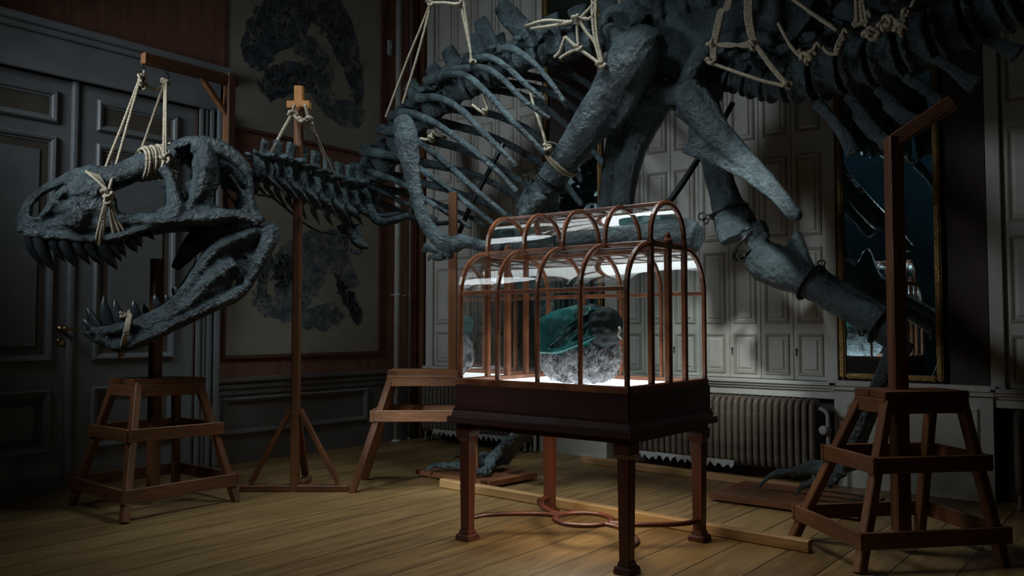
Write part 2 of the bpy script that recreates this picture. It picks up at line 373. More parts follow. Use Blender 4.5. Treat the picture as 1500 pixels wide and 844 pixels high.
# back wall: brown piers, niches with radiators, three shuttered windows
b = M().box(XL-.2, XR+.2, YB+.05, YB+.3, 0, ZC)
for x0, x1 in ((XL, -5.88), (-4.42, -3.80), (-1.86, -.95), (1.1, XR)):
    b.box(x0, x1, YB-.02, YB+.06, .70, ZC)
struct('wall_back', b, WALLB)
b = M()
for x0, x1 in ((-4.46, -3.76), (-1.90, -.93)):        # painted dado under the mirrors
    b.box(x0, x1, YB-.06, YB+.06, 0, .70).box(x0-.02, x1+.02, YB-.10, YB+.06, .69, .725).box(x0-.01, x1+.01, YB-.085, YB+.06, .66, .69)
    frame_xz(b, YB-.06, x0+.08, x1-.08, .18, .58, .035, .015)
struct('trim_2', b, SHUT)
ROWS = [(.745, 1.045), (1.12, 1.665), (1.75, 2.345), (2.50, 3.03), (3.11, 3.66), (3.74, 4.35)]
def shutters(n, xs, xl, xr):
    win = struct('window_%d' % n, loc=((xl+xr)/2, YB, 0))
    f = M().box(xl, xs[0], YB-.05, YB+.05, .70, ZC-.1).box(xs[-1], xr, YB-.05, YB+.05, .70, ZC-.1)
    f.box(xl, xr, YB+.02, YB+.05, .70, ZC-.1)
    build('window_frame', f, SHUT, win, bevel=.004)
    s = M().box(xl, xr, YB-.10, YB+.05, .685, .71).box(xl, xr, YB-.08, YB+.05, .665, .687).box(xl, xr, YB-.06, YB+.05, .645, .667).box(xl, xr, YB-.04, YB+.05, .59, .647)
    build('window_sill', s, SHUT, win, bevel=.004)
    for i in range(len(xs)-1):
        x0, x1 = xs[i]+.002, xs[i+1]-.002
        lf = build('shutter_leaf', M().box(x0, x1, YB-.02, YB+.015, .714, ZC-.12), SHUT, win, bevel=.003)
        mo = M(); fi = M()
        for z0, z1 in ROWS:
            frame_xz(mo, YB-.02, x0+.030, x1-.030, z0, z1, .024, .011)
            fi.hexa([(x0+.066, YB-.0205, z0+.036), (x1-.066, YB-.0205, z0+.036), (x1-.066, YB-.0205, z1-.036), (x0+.066, YB-.0205, z1-.036),
                     (x0+.078, YB-.030, z0+.048), (x1-.078, YB-.030, z0+.048), (x1-.078, YB-.030, z1-.048), (x0+.078, YB-.030, z1-.048)])
        build('panel_moulding', mo, SHUTB, lf); build('panel_field', fi, SHUT, lf)
    for x in xs[2:-1:2]:
        kh = M().ball((x+.02, YB-.024, .93), (.008, .006, .010)).box(x+.017, x+.023, YB-.028, YB-.018, .885, .93)
        build('keyhole', kh, STEEL, win)
shutters(1, [-5.78+.26*i for i in range(6)], -5.87, -4.43)
shutters(2, [-3.66+.2445*i for i in range(8)], -3.78, -1.875)
shutters(3, [-.86+.245*i for i in range(8)], -.94, .96)
struct('trim_3', M().box(XL+.0, -5.885, YB-.10, YB-.02, 0, 4.6), STOOL, bevel=.01)

# radiators
def radiator(x0, n, label, valve):
    y = 5.87
    t = thing('radiator', label, 'radiator', (x0+n*.05/2, y, 0), 'radiators under the windows')
    m = M(); w_ = .021
    m.tube([(x0+.025, y-.05, .12), (x0+.025, y-.062, .20), (x0+.025, y-.062, .50), (x0+.025, y-.045, .565), (x0+.025, y+.0, .575), (x0+.025, y+.045, .565), (x0+.025, y+.06, .50), (x0+.025, y+.06, .20), (x0+.025, y+.04, .115), (x0+.025, y, .10)], [.021]*10, n=10, sub=4, closed=True)
    m.ball((x0+.025, y, .14), (.027, .05, .05)).ball((x0+.025, y, .53), (.027, .05, .05)).box(x0+.02, x0+.03, y-.055, y+.055, .13, .55)
    first = build('section', m, RADI, t, smoothed=True)
    for i in range(1, n):
        o = first.copy(); o.location.x += .05*i; COL.objects.link(o)
    for xx in (x0+.025, x0+n*.05-.025):
        for yy in (y-.04, y+.04): build('foot', M().lathe([(.022, 0), (.02, .02), (.012, .05), (.014, .12)], (xx, yy, 0)), RADI, t, smoothed=True)
    if valve:
        xe = x0+n*.05
        build('supply_pipe', M().tube([(xe-.02, y-.02, .53), (xe+.03, y-.02, .53), (xe+.065, y-.02, .50), (xe+.07, y-.02, .42), (xe+.07, y-.02, .2), (xe+.07, y-.02, .003)], .014, n=10), PIPE, t, smoothed=True)
        build('valve', M().lathe([(.012, 0), (.014, .02), (.03, .022), (.034, .034), (.03, .046), (.012, .05)], (xe+.06, y-.03, .39), (-.2, -1, .1)).ball((xe+.07, y-.02, .39), .024), PIPE, t, smoothed=True)
    return t
radiator(-5.72, 25, 'cast iron radiator behind the left stool and the glass case legs', True)
radiator(-3.52, 31, 'brown ribbed radiator under the bright shutters right of the glass case', True)
radiator(-.80, 30, 'dim ribbed radiator at the dark right edge of the room', False)
# loose grey dust covers hanging under the radiators
def rag(x0, x1, y, z, label):
    m = M(); n = int((x1-x0)/.02); vs = []; fs = []
    for i in range(n+1):
        x = x0+(x1-x0)*i/n; k = random.uniform(.015, .045) if i % 3 else .055
        vs += [(x, y, z+random.uniform(-.004, .004)), (x, y-.015, z-k), (x, y+.004, z), (x, y-.011, z-k)]
    for i in range(n):
        a, b_ = 4*i, 4*i+4; fs += [(a, b_, b_+1, a+1), (a+2, a+3, b_+3, b_+2), (a+1, b_+1, b_+3, a+3), (a, a+2, b_+2, b_)]
    tag(build('cloth_strip', m.add(vs, fs), mat('dusty_cloth', (.36, .37, .36), .9, (.28, .29, .28), 20, bump=.3)), label, 'cloth')
rag(-3.42, -2.55, 5.783, .13, 'ragged pale strip along the foot of the brown radiator')
rag(-5.55, -4.6, 5.783, .13, 'ragged pale strip along the foot of the radiator behind the stool')

# heating pipes in the corner, light switch
def pipe(x, y, r, label):
    t = thing('heating_pipe', label, 'pipe', (x, y, 0))
    build('riser', M().sweep([(x, y, 0), (x, y, ZC)], r, n=16), PIPE, t, smoothed=True)
    build('collar', M().lathe([(r*1.7, 0), (r*1.7, .012), (r*1.1, .02)], (x, y, 0)), PIPE, t, smoothed=True)
    for z in (1.4, 3.2): build('bracket', M().lathe([(r*1.25, -.012), (r*1.3, 0), (r*1.25, .012)], (x, y, z)).sweep([(x, y, z), (XL, y, z)], .007), PIPE, t, smoothed=True)
pipe(-5.89, 5.63, .028, 'thick pale heating pipe beside the posters, rising from floor')
pipe(-5.90, 5.80, .014, 'thin pale heating pipe next to the thicker pipe in the corner')
t = thing('light_switch', 'small grey switch box high on the red wall by the pipe', 'switch', (XL, 5.58, 3.8))
build('switch_box', M().box(XL, XL+.03, 5.555, 5.605, 3.74, 3.89), PIPE, t, bevel=.006)
build('toggle', M().lathe([(.012, 0), (.012, .012), (.006, .02)], (XL+.03, 5.58, 3.82), (1, 0, 0)), PIPE, t)

# posters on the left wall
def wall_poly(pts, x): return [PX(px, py, XL).to_tuple() for px, py in pts]
def curve(pts, n=4):
    v = [V((a, b_, 0)) for a, b_ in pts]; K = len(v); out = []
    for i in range(K):
        p0, p1, p2, p3 = v[i-1], v[i], v[(i+1) % K], v[(i+2) % K]
        for j in range(n):
            t = j/n; q = .5*((2*p1)+(p2-p0)*t+(2*p0-5*p1+4*p2-p3)*t*t+(3*p1-p0-3*p2+p3)*t**3); out.append((q.x, q.y))
    return out
def poster(label, y0, y1, z0, z1, blobs):
    t = thing('skull_poster', label, 'poster', (XL, (y0+y1)/2, z0))
    build('sheet', M().box(XL+.004, XL+.012, y0, y1, z0, z1), PAPER, t)
    f = M()
    for s_ in ((y0-.03, y1+.03, z0-.03, z0), (y0-.03, y1+.03, z1, z1+.03), (y0-.03, y0, z0, z1), (y1, y1+.03, z0, z1)): f.box(XL, XL+.022, *s_)
    build('frame', f, PFRAME, t, bevel=.003)
    rnd = random.Random(int(z0*100))
    def inside(p, poly):
        c_ = False
        for i in range(len(poly)):
            (x1, y1_), (x2, y2_) = poly[i-1], poly[i]
            if (y1_ > p[1]) != (y2_ > p[1]) and p[0] < (x2-x1)*(p[1]-y1_)/(y2_-y1_)+x1: c_ = not c_
        return c_
    ok = lambda p: y0+.01 < p.y < y1-.01 and z0+.01 < p.z < z1-.01
    for i, (pts, m) in enumerate(blobs):
        cv = curve(pts); w3 = []
        for k, (a, b_) in enumerate(cv):
            p = PX(a, b_, XL); q = mnoise.noise(V((a*.11, b_*.11, i)))*.05; p = p+V((0, q, mnoise.noise(V((a*.11, b_*.11, i+9)))*.05))
            w3.append(V((XL+.0125+.0004*i, min(max(p.y, y0+.01), y1-.01), min(max(p.z, z0+.01), z1-.01))))
        build('drawn_bone', M().plate(w3, (.0003, 0, 0)), m, t)
        xs = [p[0] for p in cv]; ys = [p[1] for p in cv]; st_ = M(); n = 0
        for k in range(900):
            p = (rnd.uniform(min(xs)-5, max(xs)+5), rnd.uniform(min(ys)-5, max(ys)+5))
            j_ = (p[0]+rnd.uniform(-5, 5), p[1]+rnd.uniform(-5, 5))
            if not inside(j_, cv): continue
            c3 = PX(*p, XL); ang = 3*mnoise.noise(V((p[0]*.02, p[1]*.02, 3)))+rnd.uniform(-.5, .5)+1.2; L_ = rnd.uniform(.012, .034); wd = rnd.uniform(.004, .013)
            d = V((0, math.cos(ang), math.sin(ang))); e = V((0, -d.z, d.y)); xo = V((XL+.0155+.0004*i-c3.x, 0, 0))
            q4 = [c3+xo-d*L_, c3+xo+e*wd, c3+xo+d*L_, c3+xo-e*wd*.6]
            if all(ok(q) for q in q4): st_.add(q4, [(0, 1, 2, 3)]); n += 1
            if n > (150 if m is INK else 80): break
        if st_.v: build('ink_strokes', st_, INKD if m is INK else INKM, t)['kind'] = 'stuff'
poster('upper dark skull drawing on beige sheet, above the other poster', 3.80, 5.465, 2.73, 4.35, [
    ([(355, 85), (354, 55), (372, 12), (405, -14), (445, -12), (458, 18), (450, 45), (432, 66), (405, 78), (398, 90), (385, 103), (366, 98)], INK),
    ([(452, -14), (490, -6), (512, 28), (522, 66), (530, 110), (529, 152), (520, 156), (508, 118), (490, 78), (472, 45), (450, 25)], INK),
    ([(378, 128), (392, 102), (425, 93), (455, 98), (463, 118), (452, 135), (425, 138), (398, 146), (384, 140)], INK),
    ([(455, 130), (468, 90), (478, 75), (486, 110), (482, 140), (515, 150), (530, 152), (528, 182), (500, 186), (470, 160)], INKP),
    ([(430, 70), (452, 52), (470, 75), (476, 110), (466, 128), (458, 95), (440, 88)], INKP),
    ([(400, 20), (425, 8), (438, 25), (428, 50), (405, 55), (396, 40)], INKP)])
poster('lower pale skull drawing on beige sheet, hung behind the jaw and neck', 3.83, 5.455, .865, 2.36, [
    ([(398, 415), (398, 385), (412, 360), (440, 342), (480, 338), (500, 350), (512, 380), (522, 418), (505, 420), (492, 395), (478, 402), (466, 425), (450, 448), (420, 448), (404, 436)], INKP),
    ([(366, 440), (385, 428), (420, 446), (452, 450), (478, 442), (500, 458), (492, 476), (470, 484), (448, 480), (415, 470), (382, 458)], INKP),
    ([(488, 398), (505, 418), (520, 440), (529, 468), (520, 475), (508, 452), (496, 430)], INK),
    ([(402, 412), (402, 390), (412, 372), (424, 378), (424, 405), (414, 424)], INK),
    ([(376, 432), (380, 400), (392, 376), (398, 380), (390, 404), (386, 430)], INKP)])

# mirrors between the windows
def mirror(x0, x1, label):
    t = thing('pier_mirror', label, 'mirror', ((x0+x1)/2, YB-.02, .74)); y = YB-.02
    build('glass', M().box(x0+.03, x1-.03, y-.022, y-.012, .77, 4.4), MIRROR, t)
    f = M()
    for a in ((x0, x0+.04, .74, 4.44), (x1-.04, x1, .74, 4.44), (x0+.04, x1-.04, .74, .775), (x0+.04, x1-.04, 4.4, 4.44)): f.box(a[0], a[1], y-.05, y-.001, a[2], a[3])
    build('gilt_frame', f, GILT, t, bevel=.010)
mirror(-4.405, -3.80, 'tall gilt framed mirror behind the ribs and the raised thigh bone')
mirror(-1.86, -1.205, 'tall gilt framed mirror reflecting the lit glass case, right of shutters')

# ================================================================== the glass case on its table
CX0, CX1, CY0, CY1 = -2.94, -1.94, 3.265, 4.045
case = thing('glass_display_case', 'lit glass case with arched orange wood ribs on dark carved table', 'display case', ((CX0+CX1)/2, (CY0+CY1)/2, 0))
ym = (CY0+CY1)/2; UR = .17; SHZ, SPZ, TOPZ = 1.49, 1.27, 1.70
def prof_pts():
    out = [(CY0, .80), (CY0, SPZ)]
    r = ym-UR-CY0
    for k in range(1, 9): a = math.pi/2*k/8; out.append((CY0+r*(1-math.cos(a)), SPZ+(SHZ-SPZ)*math.sin(a)))
    half = list(out); up = [(ym-UR, SHZ+.01), (ym-UR, TOPZ-UR)]
    for k in range(1, 9): a = math.pi/2*k/8; up.append((ym-UR*math.cos(a), TOPZ-UR+UR*math.sin(a)))
    return half, up
half, upper = prof_pts()
def both(seg): return seg + [(2*ym-y, z) for y, z in reversed(seg[:-1])] if abs(seg[-1][0]-ym) < 1e-6 else seg
def strip(b, yz, x, w_, t_):      # rectangular rib swept along a profile lying in the plane x
    K = len(yz); vs = []; fs = []
    for i, (y, z) in enumerate(yz):
        a = yz[max(i-1, 0)]; c_ = yz[min(i+1, K-1)]; d = V((0, c_[0]-a[0], c_[1]-a[1])).normalized(); n_ = V((0, -d.z, d.y)); p = V((x, y, z))
        for u, v_ in ((-w_/2, 0), (-w_/2*.6, t_/2), (w_/2*.6, t_/2), (w_/2, 0), (w_/2*.6, -t_/2), (-w_/2*.6, -t_/2)): vs.append(p+V((u, 0, 0))+n_*v_)
    for i in range(K-1):
        for k in range(6): fs.append((i*6+k, i*6+(k+1) % 6, i*6+6+(k+1) % 6, i*6+6+k))
    fs += [tuple(range(6)), tuple((K-1)*6+k for k in range(6))]
    return b.add(vs, fs)
ribx = [CX0+.25*i for i in range(5)]
for i, x in enumerate(ribx):
    b = M(); w_ = .022 if i not in (0, 4) else .028
    strip(b, half, x, w_, .024); strip(b, [(2*ym-y, z) for y, z in half], x, w_, .024); strip(b, both(upper), x, w_, .024)
    build('arched_rib', b, CASEW, case)
b = M()
for y in (CY0, CY1):
    b.bar((CX0, y, SPZ), (CX1, y, SPZ), .016, .022); b.bar((CX0-.012, y, .812), (CX1+.012, y, .812), .034, .036)
for s in (-1, 1):
    b.bar((CX0, ym+s*UR, SHZ), (CX1, ym+s*UR, SHZ), .022, .026)
b.bar((CX0, ym, TOPZ), (CX1, ym, TOPZ), .018, .018)
for x in (CX0, CX1): b.bar((x, CY0, .812), (x, CY1, .812), .034, .036)
build('long_rails', b, CASEW, case)
for x in (CX0, CX1):
    b = M()
    for y in (ym-UR, ym+UR): b.bar((x, y, .82), (x, y, SHZ+.02), .028, .026, side=(0, 1, 0))
    b.bar((x, ym, .82), (x, ym, SHZ-.01), .034, .03, side=(0, 1, 0))
    b.bar((x, ym-UR, SHZ), (x, ym+UR, SHZ), .026, .032)
    b.lathe([(.022, 0), (.024, .015), (.016, .03), (.014, .045), (.006, .058)], (x, ym, SHZ+.01))
    build('end_frame', b, CASEW, case)
# glazing: one sheet following the ribs, and the two end sheets
g = M(); sheet = half + upper; sheet = sheet + [(2*ym-y, z) for y, z in reversed(sheet[:-1])]
K = len(sheet); vs = []
for x in (CX0, CX1): vs += [(x, y, z) for y, z in sheet]
g.add(vs, [(i, i+1, K+i+1, K+i) for i in range(K-1)])
gl = build('glass_vault', g, GLASS, case, smoothed=True)
for x in (CX0, CX1):
    build('glass_end', M().add([(x, y, z) for y, z in sheet], [tuple(range(K))]), GLASS, case)
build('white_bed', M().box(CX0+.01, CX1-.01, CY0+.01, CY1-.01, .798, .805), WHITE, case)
bx0, bx1, by0, by1 = CX0-.025, CX1+.022, CY0-.022, CY1+.022
b = M().box(bx0, bx1, by0, by1, .672, .798)
build('box', b, MAHOG, case, bevel=.006)
def tierbox(b, e, z0, z1, e2=None):
    e2 = e if e2 is None else e2
    return b.hexa([(bx0-e, by0-e, z0), (bx1+e, by0-e, z0), (bx1+e, by1+e, z0), (bx0-e, by1+e, z0), (bx0-e2, by0-e2, z1), (bx1+e2, by0-e2, z1), (bx1+e2, by1+e2, z1), (bx0-e2, by1+e2, z1)])
b = M(); tierbox(b, .006, .668, .676); tierbox(b, .012, .636, .668, .004); tierbox(b, .028, .602, .636, .026); tierbox(b, -.01, .575, .604)
build('base_moulding', b, MAHOG, case, bevel=.003)
LX0, LX1, LY0, LY1 = -2.915, -1.965, 3.295, 4.02
for x in (LX0, LX1):
    for y in (LY0, LY1):
        b = M()
        def sq(z0, z1, a0, a1): b.hexa([(x-a0, y-a0, z0), (x+a0, y-a0, z0), (x+a0, y+a0, z0), (x-a0, y+a0, z0), (x-a1, y-a1, z1), (x+a1, y-a1, z1), (x+a1, y+a1, z1), (x-a1, y+a1, z1)])
        sq(0, .018, .046, .046); sq(.018, .032, .046, .040); sq(.032, .055, .034, .028); sq(.055, .50, .026, .031); sq(.50, .53, .031, .044); sq(.53, .577, .044, .044)
        build('leg', b, MAHOGL, case, bevel=.003)
# stretchers: a ring in the middle and four arms curving out to the legs
mx_, my_ = (LX0+LX1)/2, (LY0+LY1)/2
rz = .105
def flatcurve(b, pts, w_=.03, t_=.022, closed=False, sub=8):
    if closed: b.sweep(pts, [(t_/2*1.2, w_/2*1.2)]*len(pts), n=8, closed=True, flat=ZZ)
    else: b.tube(pts, [(t_/2*1.2, w_/2*1.2)]*len(pts), n=8, sub=sub, flat=ZZ)
b = M(); RR = .145
flatcurve(b, [(mx_+RR*math.cos(a), my_+RR*math.sin(a), rz) for a in [2*math.pi*k/40 for k in range(40)]], closed=True)
build('stretcher_ring', b, MAHOGL, case, smoothed=True)
for lx, ly in ((LX0, LY0), (LX1, LY0), (LX0, LY1), (LX1, LY1)):
    sx_, sy_ = (1 if lx > mx_ else -1), (1 if ly > my_ else -1)
    b = M(); st = V((mx_+sx_*RR*.98, my_+sy_*.02, rz)); en = V((lx-sx_*.0, ly-sy_*.02, rz)); k = .12
    flatcurve(b, [st, st+V((sx_*.10, sy_*.02, 0)), V((lx-sx_*.10, ly-sy_*.22, rz)), V((lx-sx_*.02, ly-sy_*.12, rz)), en])
    build('stretcher', b, MAHOGL, case, smoothed=True)

# the specimen inside
sp_ = thing('specimen', 'grey fibrous lump in a teal wrap on the white bed in glass case', 'specimen', (-2.44, 3.62, .805))
c0 = V((-2.44, 3.62, .985))
b = M().ball(c0+V((0, 0, -.02)), (.20, .165, .165)).ball(c0+V((.07, .0, -.05)), (.16, .15, .13)).ball(c0+V((-.08, .02, -.06)), (.15, .14, .125)).ball(c0+V((.02, 0, -.10)), (.17, .13, .085))
fuse('fibrous_lump', b, FIB, sp_, voxel=.010, disp=.022, tsize=.035, rounds=1)
hb = M()
for i in range(1700):
    a = random.uniform(0, 2*math.pi); e = random.uniform(-.75, .55)
    n_ = V((math.cos(a)*math.cos(e), math.sin(a)*math.cos(e), math.sin(e)))
    p = c0+V((n_.x*.215+.005, n_.y*.17, n_.z*.17-.035))
    if p.z < .82: continue
    t1 = n_.orthogonal().normalized(); t1.rotate(Matrix.Rotation(random.uniform(0, 6.28), 3, n_))
    L_ = random.uniform(.02, .05)
    hb.sweep([p, p+t1*L_*.5+n_*random.uniform(.004, .018), p+t1*L_+n_*random.uniform(-.01, .012)+n_.cross(t1)*random.uniform(-.015, .015)], [.0015, .0014, .0007], n=3)
fo = build('loose_fibre', hb, FIBH, sp_); fo['kind'] = 'stuff'
# teal wrap: a creased shell over the upper left, darker smooth cap at the upper right
def shell(poly, dy0, dy1):
    return [V(PY(px, py, 3.62+dy)) for px, py, dy in poly]
b = M()
f1 = shell([(789, 517, -.14), (788, 468, -.10), (806, 457, -.06), (846, 446, -.04), (864, 449, -.09), (866, 470, -.15), (862, 494, -.19), (842, 505, -.21), (815, 516, -.20)], 0, 0)
b.plate(f1, V((.02, .24, -.02)))
f2 = shell([(789, 500, -.12), (830, 470, -.17), (868, 452, -.11), (858, 462, -.16), (815, 500, -.20), (792, 516, -.15)], 0, 0)
b.plate(f2, V((0, .10, 0)))
b.tube(shell([(790, 515, -.15), (816, 514, -.20), (848, 503, -.21), (874, 491, -.185)], 0, 0), [.012, .014, .014, .010])
b.tube(shell([(792, 512, -.15), (826, 482, -.185), (866, 454, -.11)], 0, 0), [.008, .010, .008])
b.tube(shell([(832, 504, -.205), (852, 484, -.18), (876, 458, -.10)], 0, 0), [.008, .010, .008])
fuse('teal_wrap', b, TEAL, sp_, voxel=.007, disp=.005, tsize=.08, rounds=3)
b = M().ball(PY(886, 480, 3.57), (.082, .125, .105)).ball(PY(866, 474, 3.60), (.085, .13, .10)).ball(PY(846, 466, 3.64), (.08, .10, .07))
fuse('dark_cap', b, DARKT, sp_, voxel=.009, disp=.012, tsize=.05)
q = PY(907, 488, 3.55)
build('ivory_tag', M().sweep([q+V((0, 0, .03)), q+V((.012, -.01, .01)), q+V((.004, -.012, -.012)), q+V((.018, -.008, -.03))], [.006, .008, .007, .004]), IVORY, sp_, smoothed=True)

# ================================================================== wooden stands and trestles
def quad_trestle(name, label, feet, tops, zt, slab_over=.03, slab_t=.035, lowz=.14, midz=.46, leg=.055, group=None, lows=((0, 1), (1, 2), (2, 3), (3, 0))):
    """feet/tops: four (x,y) in order a,b,c,d; a-b and c-d are the short ends"""
    feet = [V((*p, 0)) for p in feet]; tp = [V((*p, zt-slab_t)) for p in tops]
    c_ = sum(feet, V())/4
    t = thing(name, label, 'trestle', c_)
    for f, q in zip(feet, tp):
        d = q-f; build('leg', M().bar(f-d*0.0, q, leg, leg*.8, side=(feet[1]-feet[0])), STOOL, t)
    at = lambda i, z: feet[i].lerp(tp[i], z/(zt-slab_t))
    for z in (lowz, midz):
        for i, j in (lows if z == lowz else ((0, 1), (1, 2), (2, 3), (3, 0))):
            p, q = at(i, z), at(j, z); d = (q-p).normalized(); out = ((p+q)/2-V((c_.x, c_.y, z))); out.z = 0; out = out - d*out.dot(d); out = out.normalized()*(leg*.5+.008)
            build('rail', M().bar(p-d*.05+out, q+d*.05+out, .075, .022, side=ZZ), STOOLX, t)
    for i, j in ((0, 1), (1, 2), (2, 3), (3, 0)):
        p, q = tp[i]-V((0, 0, .035)), tp[j]-V((0, 0, .035)); d = (q-p).normalized(); out = ((p+q)/2-c_); out.z = 0; out = (out-d*out.dot(d)).normalized()*.02
        build('apron', M().bar(p-d*.02+out, q+d*.02+out, .07, .022, side=ZZ), STOOLX, t)
    tc_ = sum(tp, V())/4
    # plank top: three boards
    u = (tp[1]-tp[0]); v_ = (tp[3]-tp[0]); lu, lv = u.length+2*slab_over, v_.length+2*slab_over; u.normalize(); v_.normalize()
    n = max(2, int(lu/.12)); b = M()
    for k in range(n):
        a0, a1 = -lu/2+lu*k/n+.002, -lu/2+lu*(k+1)/n-.002; o_ = tc_+V((0, 0, 0))
        b.hexa([o_+u*a0-v_*lv/2, o_+u*a1-v_*lv/2, o_+u*a1+v_*lv/2, o_+u*a0+v_*lv/2] + [q+V((0, 0, slab_t)) for q in (o_+u*a0-v_*lv/2, o_+u*a1-v_*lv/2, o_+u*a1+v_*lv/2, o_+u*a0+v_*lv/2)])
    build('plank_top', b, STOOL, t, bevel=.004)
    return t
# stand under the skull
st1 = quad_trestle('trestle_stand', 'splay-legged wooden stand under the hanging skull, with tall post', [(-5.37, 2.40), (-4.64, 2.36), (-4.67, 3.09), (-5.40, 3.10)],
                   [(-5.16, 2.55), (-4.95, 2.58), (-4.84, 2.92), (-5.05, 2.89)], .78)
build('post', M().bar((-5.0, 2.72, .10), (-5.0, 2.72, 1.52), .065, .065, side=(1, 0, 0)), STOOL, st1)
gx, gy = -5.11, 3.28
build('brace', M().bar((-5.0, 2.70, 1.14), (gx, gy, 1.44), .055, .045), STOOL, st1)
build('upright', M().bar((gx, gy, 1.38), (gx, gy, 2.84), .07, .06, side=(1, 0, 0)), STOOL, st1)
build('top_beam', M().bar((gx, 2.66, 2.80), (gx, 3.33, 2.80), .07, .06, side=ZZ), STOOLX, st1)
build('corner_brace', M().bar((gx, 3.06, 2.78), (gx, 3.26, 2.56), .04, .03), STOOL, st1)
def hook(name, top, label):
    top = V(top); b = M().tube([top, top-V((0, 0, .02)), top+V((0, .018, -.035)), top+V((0, .012, -.06)), top+V((0, -.012, -.062)), top+V((0, -.02, -.045))], .0045, n=6)
    return tag(build(name, b, STEEL, smoothed=True), label, 'hook')
# post with a spread foot holding the neck
pst = thing('neck_post', 'slim wooden post on cross feet holding up the neck bones', 'post', (-4.65, 3.52, 0))
build('shaft', M().bar((-4.65, 3.52, 0), (-4.65, 3.52, 2.62), .055, .055, side=RT), STOOL, pst)
for d in (RT, -RT, F0):
    build('foot', M().bar(V((-4.65, 3.52, .022))+d*.02, V((-4.65, 3.52, .022))+d*.36, .06, .044, side=ZZ.cross(d)), STOOLX, pst)
    build('brace', M().bar(V((-4.65, 3.52, .54))+d*.03, V((-4.65, 3.52, .06))+d*.29, .045, .03, side=ZZ.cross(d)), STOOL, pst)
b = M().bar(V((-4.65, 3.52, 2.60))-RT*.075, V((-4.65, 3.52, 2.60))+RT*.075, .075, .05, side=F0).bar((-4.65, 3.52, 2.60), (-4.65, 3.52, 2.73), .06, .05, side=RT)
build('cap', b, ORANGE, pst)
# long trestle behind the glass case
o2 = V((-4.32, 3.735, 0)); u2, v2 = RT.copy(), F0.copy(); xy = lambda p: (p.x, p.y)
st2 = quad_trestle('trestle_bench', 'wooden trestle directly behind the left end of the glass case', [xy(o2), xy(o2+v2*.46), xy(o2+u2*.80+v2*.46), xy(o2+u2*.80)],
                   [xy(o2+u2*.24+v2*.10), xy(o2+u2*.24+v2*.36), xy(o2+u2*.77+v2*.36), xy(o2+u2*.77+v2*.10)], .80, lowz=.16, midz=.50, lows=())
pp = P(663, 540, 5.75); build('post', M().bar((pp.x, pp.y, .75), (pp.x, pp.y, 2.02), .06, .06, side=RT), STOOL, st2)
# dark trestle at the right with a bracket post under the tail
A_, B_ = V((-1.60, 4.34, 0)), V((-1.15, 3.93, 0)); du = (B_-A_).normalized(); dv = V((-du.y, du.x, 0))
st3 = quad_trestle('trestle_stand', 'dark wooden trestle at the right, under the tail bones', [xy(A_), xy(B_), xy(B_+dv*.72), xy(A_+dv*.72)],
                   [xy(A_+du*.20+dv*.12+V((.12, .09, 0))), xy(B_-du*.20+dv*.12+V((.12, .09, 0))), xy(B_-du*.20+dv*.56+V((.08, .05, 0))), xy(A_+du*.20+dv*.56+V((.08, .05, 0)))], .79)
g3 = PZ(1316, 572, .79)
g3 = A_.lerp(B_, .5)+dv*.36; g3 = P(1316, 560, dep(V((g3.x, g3.y, .8))))
ztop = P(1316, 200, dep(V((g3.x, g3.y, 1.5)))).z
build('post', M().bar((g3.x, g3.y, .10), (g3.x, g3.y, ztop), .075, .075, side=RT), STOOL, st3)
aend = P(1395, 150, dep(g3)-.05)
build('arm', M().bar((g3.x, g3.y, ztop-.02), aend, .07, .06, side=ZZ), STOOLX, st3)
# beams and boards on the floor
tag(build('floor_beam', M().bar((-3.98, 4.24, .03), (-1.44, 4.14, .03), .06, .055, side=ZZ), BEAM), 'long pale timber lying behind the table legs, nearest of the beams', 'timber')
tag(build('floor_beam', M().bar((-3.80, 5.70, .025), (-2.0, 5.62, .025), .05, .07, side=ZZ), BEAM), 'thin timber lying along the foot of the brown radiator', 'timber')
tag(build('foot_board', M().hexa([(-4.40, 4.40, .02), (-3.66, 4.36, .02), (-3.62, 4.84, .02), (-4.36, 4.86, .02), (-4.40, 4.40, .055), (-3.66, 4.36, .055), (-3.62, 4.84, .055), (-4.36, 4.86, .055)])
    .box(-4.3, -4.2, 4.42, 4.82, 0, .022).box(-3.80, -3.70, 4.42, 4.82, 0, .022), STOOLX), 'brown board under the lit foot bones left of the table', 'board')
tag(build('foot_board', M().box(-2.35, -1.45, 4.95, 5.5, .015, .05).box(-2.25, -2.15, 4.98, 5.48, 0, .018).box(-1.65, -1.55, 4.98, 5.48, 0, .018), STOOLX), 'dark board under the far foot, before the brown radiator', 'board')

# ================================================================== the mounted skeleton
sk = thing('dinosaur_skeleton', 'dark blue-grey dinosaur skeleton with toothed skull, hung from posts on ropes', 'skeleton', (-3.4, 4.6, 0))
def nz(p, s=9.0): return mnoise.noise(V(p)*s)
